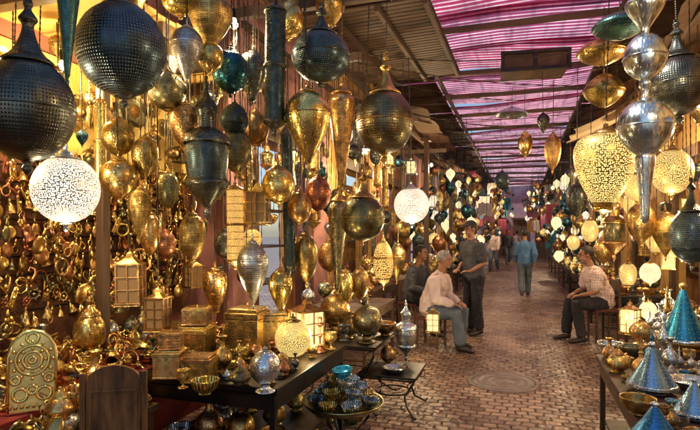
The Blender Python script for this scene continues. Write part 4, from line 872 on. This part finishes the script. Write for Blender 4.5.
    ob('hair',me_from(bm,'hair',M[hair]),e)
    if cap:
        bm=bmesh.new(); bmesh.ops.create_uvsphere(bm,u_segments=24,v_segments=14,radius=1,matrix=Matrix.Translation(hp(0,-.01,.06))@hr@Matrix.Diagonal((.092,.11,.087,1)))
        bmesh.ops.delete(bm,geom=[v for v in bm.verts if (inv@(v.co-hd)).z<.045],context='VERTS')
        loft(bm,[(hp(0,.06,.055),.075,.006),(hp(0,.12,.048),.065,.005),(hp(0,.16,.042),.04,.004)]); ob('cap',me_from(bm,'cap',M['black_cloth']),e)
    for s in(-1,1):
        bm=bmesh.new(); ell(bm,hp(s*.031,.083,.012),(.012,.006,.006),hr); ob('eye',me_from(bm,'eye',M['eye']),e)
    bm=bmesh.new(); ell(bm,hp(0,.094,-.054),(.024,.004,.005),hr); ob('mouth',me_from(bm,'mouth',M['lip']),e)
    for s in(-1,1):
        bm=bmesh.new(); ell(bm,hp(s*.031,.092,.036),(.02,.005,.004),hr); ob('eyebrow',me_from(bm,'brow',M[hair]),e)
    return e
def foot(px,py): 
    p=at(px,py,EYE*F/(py-232)); p.z=0; return p
p=foot(474,334); person(p,math.radians(135),'stand','darkcloth','black_cloth','hairb','standing man in dark cap, charcoal shirt and black trousers',cap=True,lean=.06)
p=at(431,0,7.3); p.z=0; SA=p.copy()
person(p,math.radians(-103),'sit','paleshirt','denim','hairg','grey-haired man in loose pale shirt sitting on a stool',lean=.05,sleeve='long',seat=.44)
p=at(412,0,8.4); p.z=0; SB=p.copy()
person(p,math.radians(-110),'sit','darkcloth','black_cloth','hairb','seated man in a dark jacket beside the lanterns',lean=.03,sleeve='long',seat=.48)
p=at(603,0,7.6); p.z=0; SC=p.copy()
person(p,math.radians(105),'sit','plaid','black_cloth','hairb','seated man in checked short-sleeved shirt and black trousers',lean=.08,seat=.5)
def stool(p,rz,z,lab,chair=False):
    e=ob('chair' if chair else 'stool',None,None,p,(0,0,rz),label=lab,cat='chair' if chair else 'stool')
    ob('seat',boxes('seat',[((0,0,z-.03),(.36,.36,.04))],M['woodred'],.01),e)
    for sx in(-1,1):
        for sy in(-1,1): ob('leg',boxes('leg',[((sx*.15,sy*.15,(z-.05)/2),(.03,.03,z-.05))],M['wood'],.003),e)
    if chair: ob('backrest',boxes('br',[((0,-.17,z+.3),(.34,.02,.2)),((-.15,-.17,z+.2),(.03,.03,.46)),((.15,-.17,z+.2),(.03,.03,.46))],M['wood'],.005),e)
stool(SA,math.radians(-103),.44,'low red-brown wooden stool under the seated man'); stool(SB,math.radians(-110),.48,'wooden stool under the man in dark jacket'); stool(SC,math.radians(105),.5,'wooden chair under the man in checked shirt',True)
for px,py,rz,sh,tr,lb,rb,po in((525,297,5,'bluecloth','denim','person in blue top and grey trousers walking away',False,'walk'),(508,264,190,'darkcloth','denim','person in dark clothes walking up the alley',False,'walk'),
   (494,271,170,'paleshirt','denim','person in pale shirt walking past the stalls',False,'walk'),
   (517,258,20,'paleshirt','denim','person in white shirt far up the alley',False,'walk')):
    person(foot(px,py),math.radians(rz),po,sh,tr,'hairb',lb,vox=.014,robe=rb,sleeve='long',h=R.uniform(.93,1.03))
# ------------------------------------------------------------------ world, sun, camera
w=bpy.data.worlds.new('World'); sc.world=w; w.use_nodes=True; nt=w.node_tree; bg=nt.nodes['Background']
AZ=-105
sk=nt.nodes.new('ShaderNodeTexSky'); sk.sky_type='NISHITA'; sk.sun_disc=False; sk.sun_elevation=math.radians(55); sk.sun_rotation=math.radians(AZ)
nt.links.new(sk.outputs[0],bg.inputs[0]); bg.inputs[1].default_value=.15
sl=bpy.data.lights.new('sun','SUN'); sl.energy=5; sl.angle=math.radians(.5); sl.color=(1,.94,.85)
so=bpy.data.objects.new('sun',sl); COL.objects.link(so)
el=math.radians(55); az=math.radians(AZ); dv=Vector((math.sin(az)*math.cos(el),math.cos(az)*math.cos(el),math.sin(el)))
so.rotation_euler=dv.to_track_quat('Z','Y').to_euler(); so.location=dv*20
cd=bpy.data.cameras.new('camera'); cam=bpy.data.objects.new('camera',cd); COL.objects.link(cam); sc.camera=cam
cam.location=(0,0,EYE); cam.rotation_euler=(math.pi/2,0,CA); cd.sensor_width=36; cd.lens=36*F/700; cd.shift_y=17/700; cd.clip_end=500; cd.clip_start=.05
sc.view_settings.view_transform='Standard'; sc.view_settings.look='None'; sc.view_settings.exposure=0
